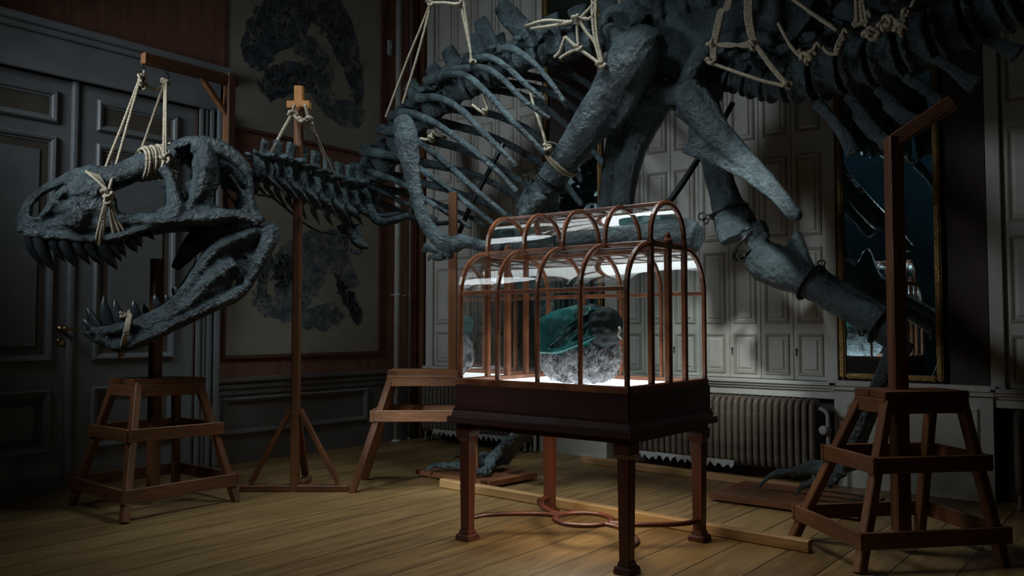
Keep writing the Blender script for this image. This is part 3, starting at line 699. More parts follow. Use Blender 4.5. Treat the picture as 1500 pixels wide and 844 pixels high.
# ---- skull frame
S0, S1 = P(370, 290, 5.50), P(35, 320, 4.95)
ax = S1-S0; ax.z = 0; ax.normalize(); nn = ax.cross(ZZ)
if nn.dot(CC-S0) < 0: nn = -nn
SW = [(30, .065), (60, .095), (110, .125), (160, .145), (210, .175), (260, .215), (310, .235), (420, .22)]
def hw(px):
    for (a, b_), (c_, d) in zip(SW, SW[1:]):
        if px <= c_: return b_+(d-b_)*(px-a)/(c_-a)
    return SW[-1][1]
def SK(px, py, w=None):
    w = hw(px) if w is None else w; r = ray(px, py); t = ((S0-CC).dot(nn)+w)/r.dot(nn); return CC+r*t
PXM = 5.1/FPX     # metres per pixel near the skull
def skt(b, pts, ns=10, sub=4, flat=None):     # pts: (px,py,radius px [,w])
    b.tube([SK(*(p[:2]), p[3] if len(p) > 3 else None) for p in pts], [p[2]*PXM for p in pts], n=ns, sub=sub)
def skplate(b, pts, th): b.plate([SK(*p) for p in pts], -nn*th)
b = M()
# maxilla and premaxilla sides
skplate(b, [(36, 346), (34, 322), (40, 316), (58, 320), (68, 312), (80, 292), (98, 274), (116, 262), (134, 262), (150, 272), (160, 288), (164, 306), (176, 316), (200, 314), (214, 322), (212, 334), (180, 346), (140, 352), (90, 348)], .05)
skt(b, [(36, 343, 5), (60, 345, 7), (95, 347, 7), (135, 350, 7), (175, 346, 7), (210, 334, 6), (240, 328, 6)])
skt(b, [(62, 318, 6), (72, 306, 6), (84, 290, 6), (100, 275, 7)])
skt(b, [(100, 300, 15), (112, 318, 17), (106, 334, 14)])
skt(b, [(164, 300, 6), (172, 318, 9), (200, 322, 10), (236, 322, 11), (270, 318, 12), (300, 318, 12), (325, 312, 9)])
for pts in ([(70, 330, 14), (100, 330, 17), (135, 332, 17), (165, 334, 12)], [(84, 308, 14), (110, 304, 18), (136, 304, 18), (152, 312, 14)], [(100, 286, 14), (122, 280, 17), (146, 284, 15)], [(160, 300, 12), (152, 280, 12), (140, 270, 12)]):
    skt(b, [(x, y, r, hw(x)-.045) for x, y, r in pts])
for pts in ([(235, 320, 14), (262, 312, 18), (292, 312, 20), (320, 316, 15)], [(288, 290, 16), (304, 262, 20), (302, 236, 20)], [(258, 300, 15), (256, 282, 11)]):
    skt(b, [(x, y, r, hw(x)-.05) for x, y, r in pts])
# lacrimal, postorbital, squamosal, quadrate, jugal
skt(b, [(238, 244, 9), (250, 262, 8), (254, 284, 10), (258, 304, 14), (262, 318, 13)])
skt(b, [(268, 322, 9), (276, 306, 8), (286, 290, 9), (296, 270, 15), (300, 245, 19), (300, 224, 17), (284, 212, 12)])
skplate(b, [(282, 214), (318, 214), (322, 240), (318, 275), (306, 300), (322, 318), (286, 324), (282, 296), (270, 268), (286, 262), (294, 246)], .05)
skt(b, [(254, 216, 7), (272, 208, 8), (300, 207, 8), (326, 214, 7), (348, 228, 6), (362, 244, 5), (364, 254, 4)])
skt(b, [(310, 222, 10), (330, 226, 9), (350, 240, 8), (364, 254, 8)])
skt(b, [(362, 246, 6), (366, 268, 6), (366, 292, 7), (372, 314, 10), (382, 328, 10)])
skt(b, [(296, 320, 12), (330, 316, 11), (358, 318, 9), (376, 326, 9)])
skt(b, [(336, 256, 3), (348, 272, 3), (362, 294, 3.5), (358, 310, 4)])
b.mirror(S0, nn)
# midline: nasals, nostril bar, skull roof, braincase, palate
skt(b, [(37, 340, 11, .0), (36, 322, 10, .0), (42, 300, 7, .0), (56, 284, 6, .0), (76, 272, 7, .0), (98, 264, 9, .0)])
skt(b, [(98, 264, 11, .02), (130, 259, 17, .02), (160, 262, 19, .03), (188, 252, 18, .04), (215, 241, 19, .05), (240, 236, 20, .05), (262, 224, 18, .05)], ns=14)
for w_ in (-.13, -.06, 0, .06, .13): skt(b, [(250, 226, 13, w_), (275, 215, 12, w_), (300, 213, 11, w_), (330, 218, 9, w_)])
for w_ in (-.10, 0, .10): skt(b, [(300, 240, 20, w_), (335, 255, 22, w_), (362, 272, 18, w_)])
skt(b, [(378, 276, 10, 0), (362, 276, 12, 0)])
for w_ in (-.07, 0, .07): skt(b, [(60, 338, 8, w_), (120, 338, 10, w_), (180, 332, 10, w_), (240, 326, 9, w_), (300, 320, 10, w_), (350, 318, 9, w_)])
for w_ in (-.12, -.04): skt(b, [(318, 322, 18, w_), (298, 342, 18, w_), (280, 362, 15, w_), (266, 380, 11, w_), (256, 394, 6, w_)])
skt(b, [(350, 318, 14, -.1), (330, 345, 14, -.1), (305, 372, 12, -.1)])
cran = fuse('cranium', b, BONE, sk, voxel=.0095, disp=.007, tsize=.05)
# ---- teeth
def tooth(root, tip, r, parent, bend=.12, w=0.0):
    root, tip = V(root), V(tip); d = tip-root; back = -ax*d.length*bend
    b = M().tube([root-d*.15, root+d*.3-back*.6, root+d*.68-back*.5, tip], [r*.95, r, r*.66, r*.06], n=8, sub=3)
    o = build('tooth', b, BONE_T, parent, smoothed=True); return o
def mir(p): p = V(p); return p-nn*(2*(p-S0).dot(nn))
UPT = [((44, 346), (62, 391), 7), ((58, 347), (79, 398), 9), ((77, 347), (93, 381), 7.5), ((94, 347), (113, 392), 9), ((112, 349), (131, 385), 8), ((129, 351), (149, 386), 8.5), ((150, 352), (172, 392), 9.5), ((165, 350), (178, 379), 6.5), ((174, 348), (185, 372), 6), ((188, 344), (203, 365), 7), ((199, 340), (210, 356), 5.5), ((220, 334), (229, 344), 4.5)]
for a, c_, r in UPT:
    p, q = SK(*a, hw(a[0])*.86), SK(*c_, hw(a[0])*.86)
    tooth(p, q, r*PXM, cran); tooth(mir(p), mir(q), r*PXM, cran)
# ---- lower jaw: two deep rami meeting at the chin
JW = [(120, .05), (150, .085), (200, .125), (260, .165), (330, .20), (420, .215)]
def jw(px):
    for (a, b_), (c_, d) in zip(JW, JW[1:]):
        if px <= c_: return b_+(d-b_)*(px-a)/(c_-a)
    return JW[-1][1]
def JK(px, py, k=1): return SK(px, py, jw(px)*k)
b = M()
J = [(127, 478), (150, 478), (180, 472), (212, 460), (240, 446), (266, 424), (278, 404), (294, 382), (312, 362), (334, 346), (358, 338), (384, 330), (400, 322), (410, 336), (402, 356), (390, 372), (378, 392), (370, 412), (360, 430), (340, 440), (300, 462), (260, 480), (225, 497), (195, 511), (178, 516), (156, 507), (136, 494)]
b.plate([JK(*p) for p in J[:20]+J[20:]], -nn*.05)
def jt(pts): b.tube([JK(*p[:2]) for p in pts], [p[2]*PXM for p in pts], n=10, sub=4)
jt([(132, 484, 8), (156, 486, 9), (190, 478, 9), (225, 464, 8), (252, 446, 8), (275, 420, 8), (300, 384, 10), (325, 360, 11), (355, 346, 11), (382, 336, 10)])
jt([(140, 494, 7), (175, 506, 11), (210, 496, 11), (260, 472, 11), (310, 448, 11), (345, 432, 11), (368, 406, 9), (384, 374, 12), (396, 344, 15), (392, 330, 12)])
jt([(210, 482, 9), (270, 450, 12), (310, 410, 14), (345, 385, 12)])
for pts in ([(160, 493, 14), (185, 496, 19), (215, 484, 19), (245, 468, 20), (275, 450, 22), (305, 425, 24), (328, 400, 22)], [(150, 490, 9), (178, 486, 10), (205, 478, 10)], [(285, 425, 16), (310, 395, 20), (335, 368, 18), (362, 352, 14)], [(250, 456, 14), (280, 430, 16)], [(372, 372, 14), (378, 350, 14)]):
    b.tube([SK(x, y, jw(x)-.055) for x, y, r in pts], [r*PXM for x, y, r in pts], n=10, sub=4)
b.mirror(S0, nn)
for px, py, r in ((130, 484, 9), (140, 494, 9), (156, 502, 9), (172, 508, 8)):
    p = JK(px, py); b.tube([p, p-nn*jw(px), mir(p)], [r*PXM]*3, n=10, sub=3)
jaw = fuse('lower_jaw', b, BONE, sk, voxel=.0095, disp=.006, tsize=.05)
cut = None
# the three openings of the jaw, cut through with a boolean
cb = M()
for poly in ([(339, 414), (346, 408), (358, 405), (356, 416), (346, 420), (336, 418)], [(349, 362), (353, 364), (356, 370), (352, 369)], [(354, 376), (360, 374), (364, 380), (358, 381)]):
    cb.plate([JK(*p)+nn*.08 for p in poly], -nn*.75)
co = build('cut', cb, BONE)
md = jaw.modifiers.new('open', 'BOOLEAN'); md.operation = 'DIFFERENCE'; md.object = co; md.solver = 'EXACT'
dg = bpy.context.evaluated_depsgraph_get(); dg.update()
m2 = bpy.data.meshes.new_from_object(jaw.evaluated_get(dg)); jaw.modifiers.clear(); old = jaw.data; jaw.data = m2; bpy.data.objects.remove(co)
m2.name = 'lower_jaw'; m2.materials.clear(); m2.materials.append(BONE)
LOT = [((141, 486), (122, 466), 6.5), ((148, 484), (128, 449), 7.5), ((164, 480), (152, 433), 8.5), ((181, 477), (168, 437), 8.5), ((203, 468), (196, 438), 7.5), ((234, 452), (227, 430), 6.5), ((248, 444), (243, 430), 4.5), ((262, 430), (256, 419), 4)]
for a, c_, r in LOT:
    p, q = JK(*a, .8), JK(*c_, .8); tooth(p, q, r*PXM, jaw); tooth(mir(p), mir(q), r*PXM, jaw)
for a, c_, r in (((219, 462), (212, 444), 5), ((275, 418), (272, 408), 3.5)):
    p, q = JK(*a, .8), JK(*c_, .8); tooth(mir(p), mir(q), r*PXM, jaw)

# ---- vertebrae
def vert(name, c, fwd, s, spine, lat, parent=sk, low=None, lean=0, spw=.5, voxel=.011, L=None):
    """centrum drum, arch, upright spine, side processes; c centre, fwd axis, s radius"""
    c, f = V(c), V(fwd).normalized(); side = f.cross(ZZ).normalized(); up = side.cross(f).normalized()
    b = M()
    b.sweep([c-f*L, c-f*L*.72, c-f*L*.3, c+f*L*.3, c+f*L*.72, c+f*L], [s*.98, s*1.02, s*.74, s*.74, s*1.02, s*.98], n=16)
    b.tube([c+up*s*.5, c+up*s*1.3], [s*.75, s*.62], n=10)
    top = c+up*(s*1.2+spine)+f*lean
    b.tube([c+up*s*1.0, c+up*(s*1.2+spine*.5)+f*lean*.4, top], [(s*.30, s*spw), (s*.22, s*spw*.9), (s*.32, s*spw*1.15)], n=10, flat=side)
    for k in (-1, 1):
        b.tube([c+up*s*1.1+side*k*s*.3, c+up*s*1.35+side*k*lat*.6, c+up*s*1.25+side*k*lat], [(s*.30, s*.45), (s*.22, s*.38), (s*.24, s*.42)], n=8, flat=ZZ)
        b.tube([c+up*s*1.2+side*k*s*.5+f*s*.5, c+up*s*1.5+side*k*s*.55+f*s*1.4], [s*.28, s*.2], n=8)
        if low: b.tube([c-up*s*.5+side*k*s*.6, c-up*s*.9+side*k*s*1.1-f*s*.3, c-up*(s*.9+low*.4)+side*k*s*1.2-f*low*.7], [s*.36, s*.26, s*.06], n=8)
    return fuse(name, b, BONE, parent, voxel=voxel, disp=.006, tsize=.05)
def gap(pts, i, k=.44):
    a = pts[max(i-1, 0)]; c_ = pts[min(i+1, len(pts)-1)]; return (c_-a).length/(2 if 0 < i < len(pts)-1 else 1)*k
NECK = [(384, 252, 5.42, 17, 28), (402, 256, 5.50, 18, 30), (420, 262, 5.60, 19, 32), (439, 271, 5.72, 20, 34), (458, 280, 5.88, 21, 34), (477, 288, 6.06, 21, 32), (496, 294, 6.24, 21, 30), (514, 296, 6.44, 21, 28), (531, 292, 6.62, 21, 26)]
NP = [P(a, b_, d) for a, b_, d, r, s in NECK]
for i, (a, b_, d, r, s) in enumerate(NECK):
    f = NP[max(i-1, 0)]-NP[min(i+1, len(NP)-1)]
    vert('neck_vertebra', NP[i], f, r*d/FPX, s*d/FPX, 30*d/FPX, low=.22 if i < 7 else .16, lean=-.02, L=gap(NP, i))
# neck ribs drooping at the neck base
for pts in ([(505, 318, 8), (516, 340, 9), (524, 356, 7), (540, 362, 4)], [(520, 330, 6), (528, 352, 4), (529, 368, 3), (518, 370, 2.5), (512, 364, 2)], [(498, 330, 6), (506, 350, 3.5), (508, 364, 2.5), (500, 366, 2)]):
    d = 6.3; build('neck_rib', M().tube([P(x, y, d) for x, y, r in pts], [r*d/FPX for x, y, r in pts], n=8, sub=5), BONE, sk, smoothed=True)
build('neck_rib', M().tube([P(x, y, 5.5+(x-380)*.006) for x, y in ((378, 286), (396, 288), (415, 302), (436, 320), (460, 336), (485, 343), (520, 346))], [.008, .009, .009, .008, .008, .006, .003], n=8), BONE, sk, smoothed=True)

# ---- trunk: everything hangs round the plane Y = TY(px)
def TY(px): return 4.60+.35*(px-545)/405
SPINE = [(548, 262), (568, 236), (590, 208), (614, 182), (642, 158), (672, 136), (704, 117), (738, 101), (774, 88), (812, 77), (852, 66), (895, 56)]
SPP = [PY(x, y, TY(x)) for x, y in SPINE]
for i, (x, y) in enumerate(SPINE):
    p = SPP[i]; f = SPP[max(i-1, 0)]-SPP[min(i+1, len(SPP)-1)]; d = dep(p)
    vert('back_vertebra', p, f, 19*d/FPX, (20+4*i)*d/FPX*.6, 30*d/FPX, lean=.02, spw=.8, L=gap(SPP, i))
# tall neural spines seen above the rib heads
for pts in ([(614, 150, 12), (606, 132, 14), (601, 121, 12)], [(645, 125, 13), (636, 108, 15), (632, 97, 12)], [(676, 108, 12), (663, 88, 15), (655, 72, 12)], [(712, 90, 13), (699, 68, 15), (690, 55, 12)], [(728, 82, 14), (714, 56, 15), (703, 30, 13)], [(790, 66, 15), (762, 40, 18), (745, 22, 18), (733, 8, 14)]):
    w3 = [PY(x, y, TY(x)-.05) for x, y, r in pts]; d = dep(w3[0]); b = M().tube(w3, [(r*.55*d/FPX, r*.95*d/FPX) for x, y, r in pts], n=10, flat=(0, 1, 0))
    fuse('neural_spine', b, BONE, sk, voxel=.010, disp=.012, tsize=.035, rounds=1)
RIBS = [  # px, py from head to tip; radius px
    ([(572, 170), (590, 165), (615, 170), (640, 182), (680, 210), (720, 243), (758, 282)], 6.5),
    ([(599, 132), (612, 143), (640, 143), (673, 159), (706, 192), (740, 226), (757, 245)], 6.5),
    ([(626, 118), (640, 114), (660, 108), (686, 113), (713, 136), (746, 172), (776, 202), (799, 226)], 6.5),
    ([(652, 104), (670, 102), (706, 99), (733, 113), (763, 143), (783, 159), (806, 174)], 6),
    ([(684, 90), (700, 86), (720, 85), (743, 99), (773, 126), (799, 149)], 6),
    ([(726, 74), (749, 71), (779, 90), (803, 116), (822, 143), (832, 160)], 5.5),
    ([(556, 190), (585, 194), (613, 208), (662, 247), (700, 281), (742, 316)], 6.5),
    ([(532, 221), (552, 224), (585, 231), (612, 245), (662, 281), (723, 327)], 6.5),
    ([(528, 246), (552, 255), (592, 270), (618, 289), (655, 312), (691, 334)], 5.5),
    ([(527, 270), (545, 275), (575, 289), (605, 304), (640, 322)], 5),
    ([(521, 285), (534, 303), (552, 316), (575, 315), (598, 311)], 5)]
def ribpts(pts, far=False, bulge=.46):
    out = []; K = len(pts)
    for i, (x, y) in enumerate(pts):
        t = i/(K-1); off = .06+bulge*math.sin(min(t*1.9, 2.1))*(1-.25*t)
        p = PY(x, y, TY(x)-off)
        if far: p.y = 2*TY(x)-p.y
        out.append(p)
    return out
for j, (pts, r) in enumerate(RIBS):
    for far in (False, True):
        w3 = ribpts(pts, far, .46 if j < 9 else .3); K = len(w3); d = dep(w3[K//2])
        rr = [(r*d/FPX*(1.35 if i == 0 else 1.15 if i == 1 else 1-.35*i/(K-1)), r*d/FPX*(.9-.4*i/(K-1))) for i in range(K)]
        b = M().tube(w3, rr, n=10, sub=6, flat=(.4, 0, 1)); b.ball(w3[0], r*1.35*d/FPX)
        rb = fuse('rib', b, BONE, sk, voxel=.0085, disp=.004, tsize=.05, rounds=1)
# shoulder blade and fore limb
def bone(name, pts, yoff, vox=.010, disp=.006, flat=None, extra=None, pl=TY, parent=sk, ratio=.6, ts=.06):
    b = M(); w3 = []; rad = []
    for q in pts:
        x, y, r = q[:3]; Yp = (pl(x) if callable(pl) else pl)+yoff+(q[3] if len(q) > 3 else 0); p = PY(x, y, Yp); w3.append(p); d = dep(p)/FPX
        rad.append((r*d, r*d*ratio) if flat else r*d)
    b.tube(w3, rad, n=14, sub=6, flat=flat)
    if extra: extra(b)
    return fuse(name, b, BONE, parent, voxel=vox, disp=disp, tsize=ts)
bone('shoulder_blade', [(578, 181, 7), (590, 185, 20), (596, 205, 22), (601, 235, 19), (606, 265, 14), (613, 298, 12), (624, 328, 12), (642, 350, 14), (664, 362, 15)], -.62, flat=(1, 0, .25), ratio=.45)
bone('shoulder_blade', [(590, 186, 15), (596, 205, 16), (601, 235, 15), (606, 265, 11), (613, 298, 10), (624, 328, 10), (642, 350, 13)], .55, flat=(1, 0, .25), ratio=.45)
bone('upper_arm_bone', [(664, 360, 12), (676, 354, 12), (690, 356, 9), (712, 362, 8), (735, 366, 10)], -.60)
bone('forearm_bone', [(662, 372, 9), (645, 368, 6), (630, 364, 6), (622, 362, 7)], -.55)
for pts in ([(628, 362, 5), (622, 367, 4), (617, 368, 1.5)], [(650, 374, 7), (640, 378, 5), (630, 376, 3), (627, 383, 1.5)]):
    bone('finger_bone', pts, -.56, vox=.006, disp=.001)
bone('collar_bone', [(541, 300, 6), (548, 318, 7), (560, 326, 7), (580, 322, 6), (600, 315, 5)], -.35)

# ---- hips
b = M()
ILI = [(872, 44), (880, 24), (900, 12), (935, -30), (1000, -70), (1090, -80), (1160, -50), (1196, -6), (1180, 40), (1140, 66), (1090, 60), (1050, 70), (1030, 108), (1012, 132), (990, 118), (968, 108), (946, 122), (926, 96), (905, 66)]
b.plate([PY(x, y, 4.78) for x, y in ILI], V((0, .07, 0)))
def pt(b, pts, Y, n=12, sub=5):
    w3 = [PY(q[0], q[1], Y+(q[3] if len(q) > 3 else 0)) for q in pts]; b.tube(w3, [q[2]*dep(w3[0])/FPX for q in pts], n=n, sub=sub)
pt(b, [(884, 40, 7), (892, 20, 8), (908, 14, 9), (930, 16, 10), (950, 30, 12)], 4.76)
pt(b, [(1188, 20, 8), (1150, 58, 11), (1095, 54, 12), (1050, 62, 13), (1018, 96, 16), (1006, 128, 18)], 4.77)
pt(b, [(928, 70, 16), (944, 110, 20), (960, 132, 18), (985, 138, 16), (1008, 132, 17)], 4.79)
for i in range(7): pt(b, [(930+36*i, 40-9*i, 9), (926+36*i, -10-12*i, 8), (924+36*i, -50, 7)], 4.77)
b.mirror((0, 4.95, 0), (0, 1, 0))
for x in range(910, 1180, 30):     # sacral centra between the blades
    p = PY(x, 60+.02*(x-910), 4.95); b.ball(p, (.13, .12, .12))
for x in (930, 990, 1050, 1110, 1160):
    p = PY(x, 30, 4.82); b.tube([p, V((p.x, 5.08, p.z))], [.06, .06])
hip = fuse('hip_bone', b, BONE, sk, voxel=.014, disp=.010, tsize=.09)
# pubis with its long boot, one on each side joined at the boot
b = M()
for s in (-1, 1):
    pt(b, [(968, 140, 24), (946, 172, 26), (928, 215, 21), (918, 262, 17), (912, 310, 16), (912, 340, 20)], 4.95+s*.12)
pt(b, [(905, 175, 13), (898, 215, 12), (890, 262, 10), (886, 312, 12)], 4.95-.16)
pt(b, [(820, 352, 12), (858, 349, 20), (910, 346, 24), (960, 346, 26), (1005, 347, 25), (1022, 349, 19)], 4.62, n=16)
pt(b, [(912, 318, 18), (912, 345, 22, -.26)], 4.90)
pubis = fuse('pubis', b, BONE, sk, voxel=.012, disp=.008, tsize=.09)
# ischium: broad head, flange and long rod
b = M()
b.plate([PY(x, y, 4.70) for x, y in [(985, 168), (1000, 136), (1030, 126), (1044, 148), (1062, 178), (1090, 212), (1120, 246), (1150, 282), (1172, 314), (1168, 322), (1156, 318), (1124, 290), (1086, 262), (1050, 244), (998, 224), (1010, 204), (1008, 184)]], V((0, .06, 0)))
pt(b, [(1004, 130, 22), (1022, 160, 24), (1052, 198, 20), (1092, 238, 13), (1132, 280, 9), (1158, 308, 10), (1170, 318, 8)], 4.73)
pt(b, [(1000, 221, 5), (1022, 214, 9), (1050, 210, 12)], 4.73)
isc = fuse('ischium', b, BONE, sk, voxel=.011, disp=.008, tsize=.09)
b = M(); b.mirror; pt(b, [(1004, 130, 22), (1022, 160, 22), (1052, 198, 18), (1092, 238, 12), (1132, 280, 9), (1158, 308, 10)], 5.12); fuse('ischium', b, BONE, sk, voxel=.012, disp=.007, tsize=.09)
# ---- near leg: thigh reaching forward, shin hidden behind the case, foot on its board
YN = 4.60
b = M()
pt(b, [(952, 62, 30, .12), (930, 84, 38), (908, 122, 37), (884, 158, 33), (856, 196, 27), (828, 234, 23), (804, 268, 23), (786, 296, 27), (778, 314, 27)], YN, n=18)
pt(b, [(934, 122, 14), (922, 150, 13), (908, 172, 11), (896, 184, 7)], YN+.0)
pt(b, [(890, 40, 10), (905, 56, 16), (918, 84, 20), (916, 110, 20)], YN-.04)
pt(b, [(768, 318, 14), (782, 300, 14), (795, 286, 10)], YN-.12); pt(b, [(806, 316, 15), (806, 298, 14), (812, 280, 10)], YN+.08)
fuse('thigh_bone', b, BONE, sk, voxel=.012, disp=.011, tsize=.10, rounds=1)
b = M()
pt(b, [(778, 336, 26), (784, 362, 24), (790, 400, 17), (796, 460, 14), (800, 520, 14), (800, 575, 17), (796, 600, 19)], YN+.05, n=14)
pt(b, [(806, 340, 10), (808, 400, 7), (808, 470, 6), (806, 560, 6)], YN+.05)
fuse('shin_bone', b, BONE, sk, voxel=.012, disp=.008, tsize=.09)
def gp(x, y, z): return PZ(x, y, z)
foot = None
ank = PY(792, 606, YN+.05)
def foot_build(ank, ball_, toes, name='foot_bones', r0=.055):
    b = M()
    side = (V(ball_)-V(ank)).cross(ZZ).normalized()
    for k in (-1, 0, 1):
        b.tube([V(ank)+side*k*.045, V(ank).lerp(V(ball_), .5)+side*k*.05+V((0, 0, .01)), V(ball_)+side*k*.07], [r0*.9, r0*.62, r0*.85], n=10)
    for toe in toes:
        K = len(toe); pts = []; rad = []
        for i in range(K-1):
            a, c_ = V(toe[i]), V(toe[i+1]); R0 = .045*(1-.12*i)
            if i < K-2: b.tube([a, a.lerp(c_, .5), c_], [R0, R0*.62, R0*.9], n=10)
            else: b.tube([a, a.lerp(c_, .5)+V((0, 0, .022)), c_], [R0*.85, R0*.6, .006], n=10)
    return fuse(name, b, BONE, sk, voxel=.009, disp=.005, tsize=.04, rounds=1)
bl = gp(728, 676, .115)
foot_build(ank, bl, [
    [bl, gp(700, 678, .115), gp(672, 681, .11), gp(648, 682, .10), gp(621, 692, .065)],
    [bl+V((.03, -.10, -.01)), gp(712, 690, .10), gp(694, 692, .095), gp(676, 700, .06)],
    [bl+V((-.02, .10, 0)), gp(712, 668, .105), gp(690, 668, .10), gp(664, 672, .065)]])
# ---- far leg trailing back
YR = 5.22
b = M()
pt(b, [(985, 80, 30, -.10), (1012, 120, 28), (1034, 170, 24), (1046, 220, 22), (1054, 262, 20), (1064, 296, 22), (1076, 326, 29), (1084, 346, 30)], YR, n=16)
pt(b, [(1092, 350, 16), (1110, 338, 15), (1122, 332, 12)], YR); pt(b, [(1072, 352, 18), (1060, 330, 14)], YR-.09)
fuse('thigh_bone', b, BONE, sk, voxel=.012, disp=.009, tsize=.10)
b = M()
pt(b, [(1108, 372, 26), (1124, 384, 31), (1150, 396, 30), (1178, 410, 24), (1210, 430, 20), (1250, 454, 19), (1290, 476, 22), (1316, 492, 24)], YR, n=16)
b.plate([PY(x, y, YR-.02) for x, y in [(1116, 372), (1148, 366), (1158, 346), (1166, 338), (1172, 350), (1182, 378), (1206, 410), (1196, 424), (1140, 404)]], V((0, .09, 0)))
pt(b, [(1102, 366, 9), (1112, 354, 9), (1124, 340, 7)], YR-.03)
fuse('shin_bone', b, BONE, sk, voxel=.012, disp=.008, tsize=.09)
b = M(); pt(b, [(1200, 398, 8), (1240, 426, 9), (1280, 450, 9), (1312, 470, 11)], YR+.12); fuse('fibula', b, BONE, sk, voxel=.010, disp=.005, tsize=.06)
ank = PY(1322, 500, YR); fy = 5.24; bl = PY(1235, 686, fy)
foot_build(ank, bl, [
    [bl, PY(1205, 690, fy), PY(1170, 690, fy), PY(1140, 693, fy), PY(1111, 716, fy)],
    [bl+V((.02, -.1, 0)), PY(1218, 706, fy-.12), PY(1190, 708, fy-.14), PY(1164, 726, fy-.14)],
    [bl+V((0, .12, 0)), PY(1215, 680, fy+.14), PY(1190, 680, fy+.16), PY(1160, 700, fy+.16)]], r0=.065)
# ---- tail
TAIL = [(1038, 98, 20), (1062, 112, 21), (1086, 118, 22), (1112, 124, 23), (1142, 126, 25), (1178, 122, 29), (1219, 111, 33), (1260, 98, 36), (1303, 84, 38), (1350, 66, 40), (1398, 44, 42), (1448, 18, 44), (1502, -10, 46)]
TP = [PY(x, y, 4.95-.0006*max(0, x-1100)) for x, y, r in TAIL]
for i, (x, y, r) in enumerate(TAIL):
    f = TP[max(i-1, 0)]-TP[min(i+1, len(TP)-1)]; d = dep(TP[i])
    vert('tail_vertebra', TP[i], f, r*d/FPX*1.02, .22, .20+.012*i, lean=.05, spw=.55, L=gap(TP, i, .41), voxel=.010)
CHV = [[(1196, 150), (1216, 172), (1236, 198), (1251, 226)], [(1242, 140), (1262, 166), (1284, 194), (1300, 214)], [(1286, 130), (1306, 150), (1330, 172), (1345, 178)], [(1326, 112), (1350, 128), (1372, 146), (1388, 164)], [(1366, 82), (1388, 96), (1408, 112), (1430, 126)], [(1414, 46), (1440, 56), (1464, 66), (1492, 80)]]
for j, c_ in enumerate(CHV):
    b = M(); Yc = 4.90-.0006*(c_[0][0]-1100); w3 = [PY(x, y, Yc) for x, y in c_]; d = dep(w3[0])/FPX
    rad = [(9*d, 9*d), (8*d, 6*d), (9*d, 6*d), ((11 if j < 3 else 15)*d, 6*d)]
    b.tube(w3, rad, n=10, sub=5, flat=(1, 0, -.6))
    if j in (1, 2):
        b.plate([w3[0]+V((.02, 0, .02)), w3[1]+V((.03, 0, 0)), w3[2]+V((.03, 0, .01)), w3[3]+V((0, 0, -.005)), w3[2]+V((-.045, 0, -.03)), w3[1]+V((-.05, 0, -.025))], V((0, .03, 0)))
    fuse('chevron_bone', b, BONE, sk, voxel=.009, disp=.005, tsize=.06)
# ---- steel clamps with their rings, and the armature rod
def clamp(c, axis, r, rings):
    c, axis = V(c), V(axis).normalized(); u = axis.orthogonal().normalized(); v_ = axis.cross(u); b = M()
    ringp = [c+(u*math.cos(a)+v_*math.sin(a))*r for a in [2*math.pi*k/28 for k in range(28)]]
    b.sweep(ringp, [(.009, .014)]*28, n=8, closed=True, flat=axis)
    o = build('steel_clamp', b, STEEL, sk, smoothed=True)
    for px, py, rr in rings:
        q = P(px, py, dep(c)-.03); R2 = rr*dep(c)/FPX
        n_ = (V((random.uniform(-.3, .3), -1, random.uniform(-.3, .3)))).normalized(); a1 = n_.orthogonal().normalized(); a2 = n_.cross(a1)
        k = M().sweep([q+(a1*math.cos(a)+a2*math.sin(a))*R2 for a in [2*math.pi*i/20 for i in range(20)]], .006, n=6, closed=True)
        dcl = c-q; 
        if dcl.length > r: k.sweep([q+dcl.normalized()*R2, q+dcl.normalized()*(dcl.length-r*.9)], .006, n=6)
        build('ring', k, STEEL, o, smoothed=True)
t1_, t2_ = PY(828, 234, YN), PY(786, 296, YN)
clamp(PY(806, 266, YN), t2_-t1_, .118, [(770, 262, 5), (784, 268, 5), (810, 279, 6), (822, 272, 5)])
clamp(PY(1068, 310, YR), PY(1076, 326, YR)-PY(1060, 280, YR), .122, [(1028, 317, 5), (1034, 324, 4), (1056, 312, 5), (1074, 300, 6), (1086, 304, 5), (1091, 309, 5)])
clamp(PY(1094, 360, YR), (1, 0, -.8), .118, [(1087, 378, 6)])
clamp(PY(1186, 414, YR), PY(1250, 454, YR)-PY(1178, 410, YR), .116, [(1203, 386, 5), (1203, 394, 5), (1163, 424, 5)])
clamp(PY(1290, 476, YR), PY(1316, 492, YR)-PY(1250, 454, YR), .112, [(1302, 474, 6), (1262, 488, 4)])
build('armature_rod', M().tube([PY(1026, 228, 4.86), PY(1000, 268, 4.80), PY(976, 302, 4.74)], [.019, .021, .022], n=10), STEEL, sk, smoothed=True)
build('armature_rod', M().sweep([PY(1074, 150, 5.1), PY(1052, 190, 5.12)], .018, n=10), STEEL, sk, smoothed=True)
build('armature_rod', M().sweep([PY(738, 210, 4.9), PY(690, 300, 4.9), PY(668, 352, 4.9)], .02, n=10), STEEL, sk, smoothed=True)

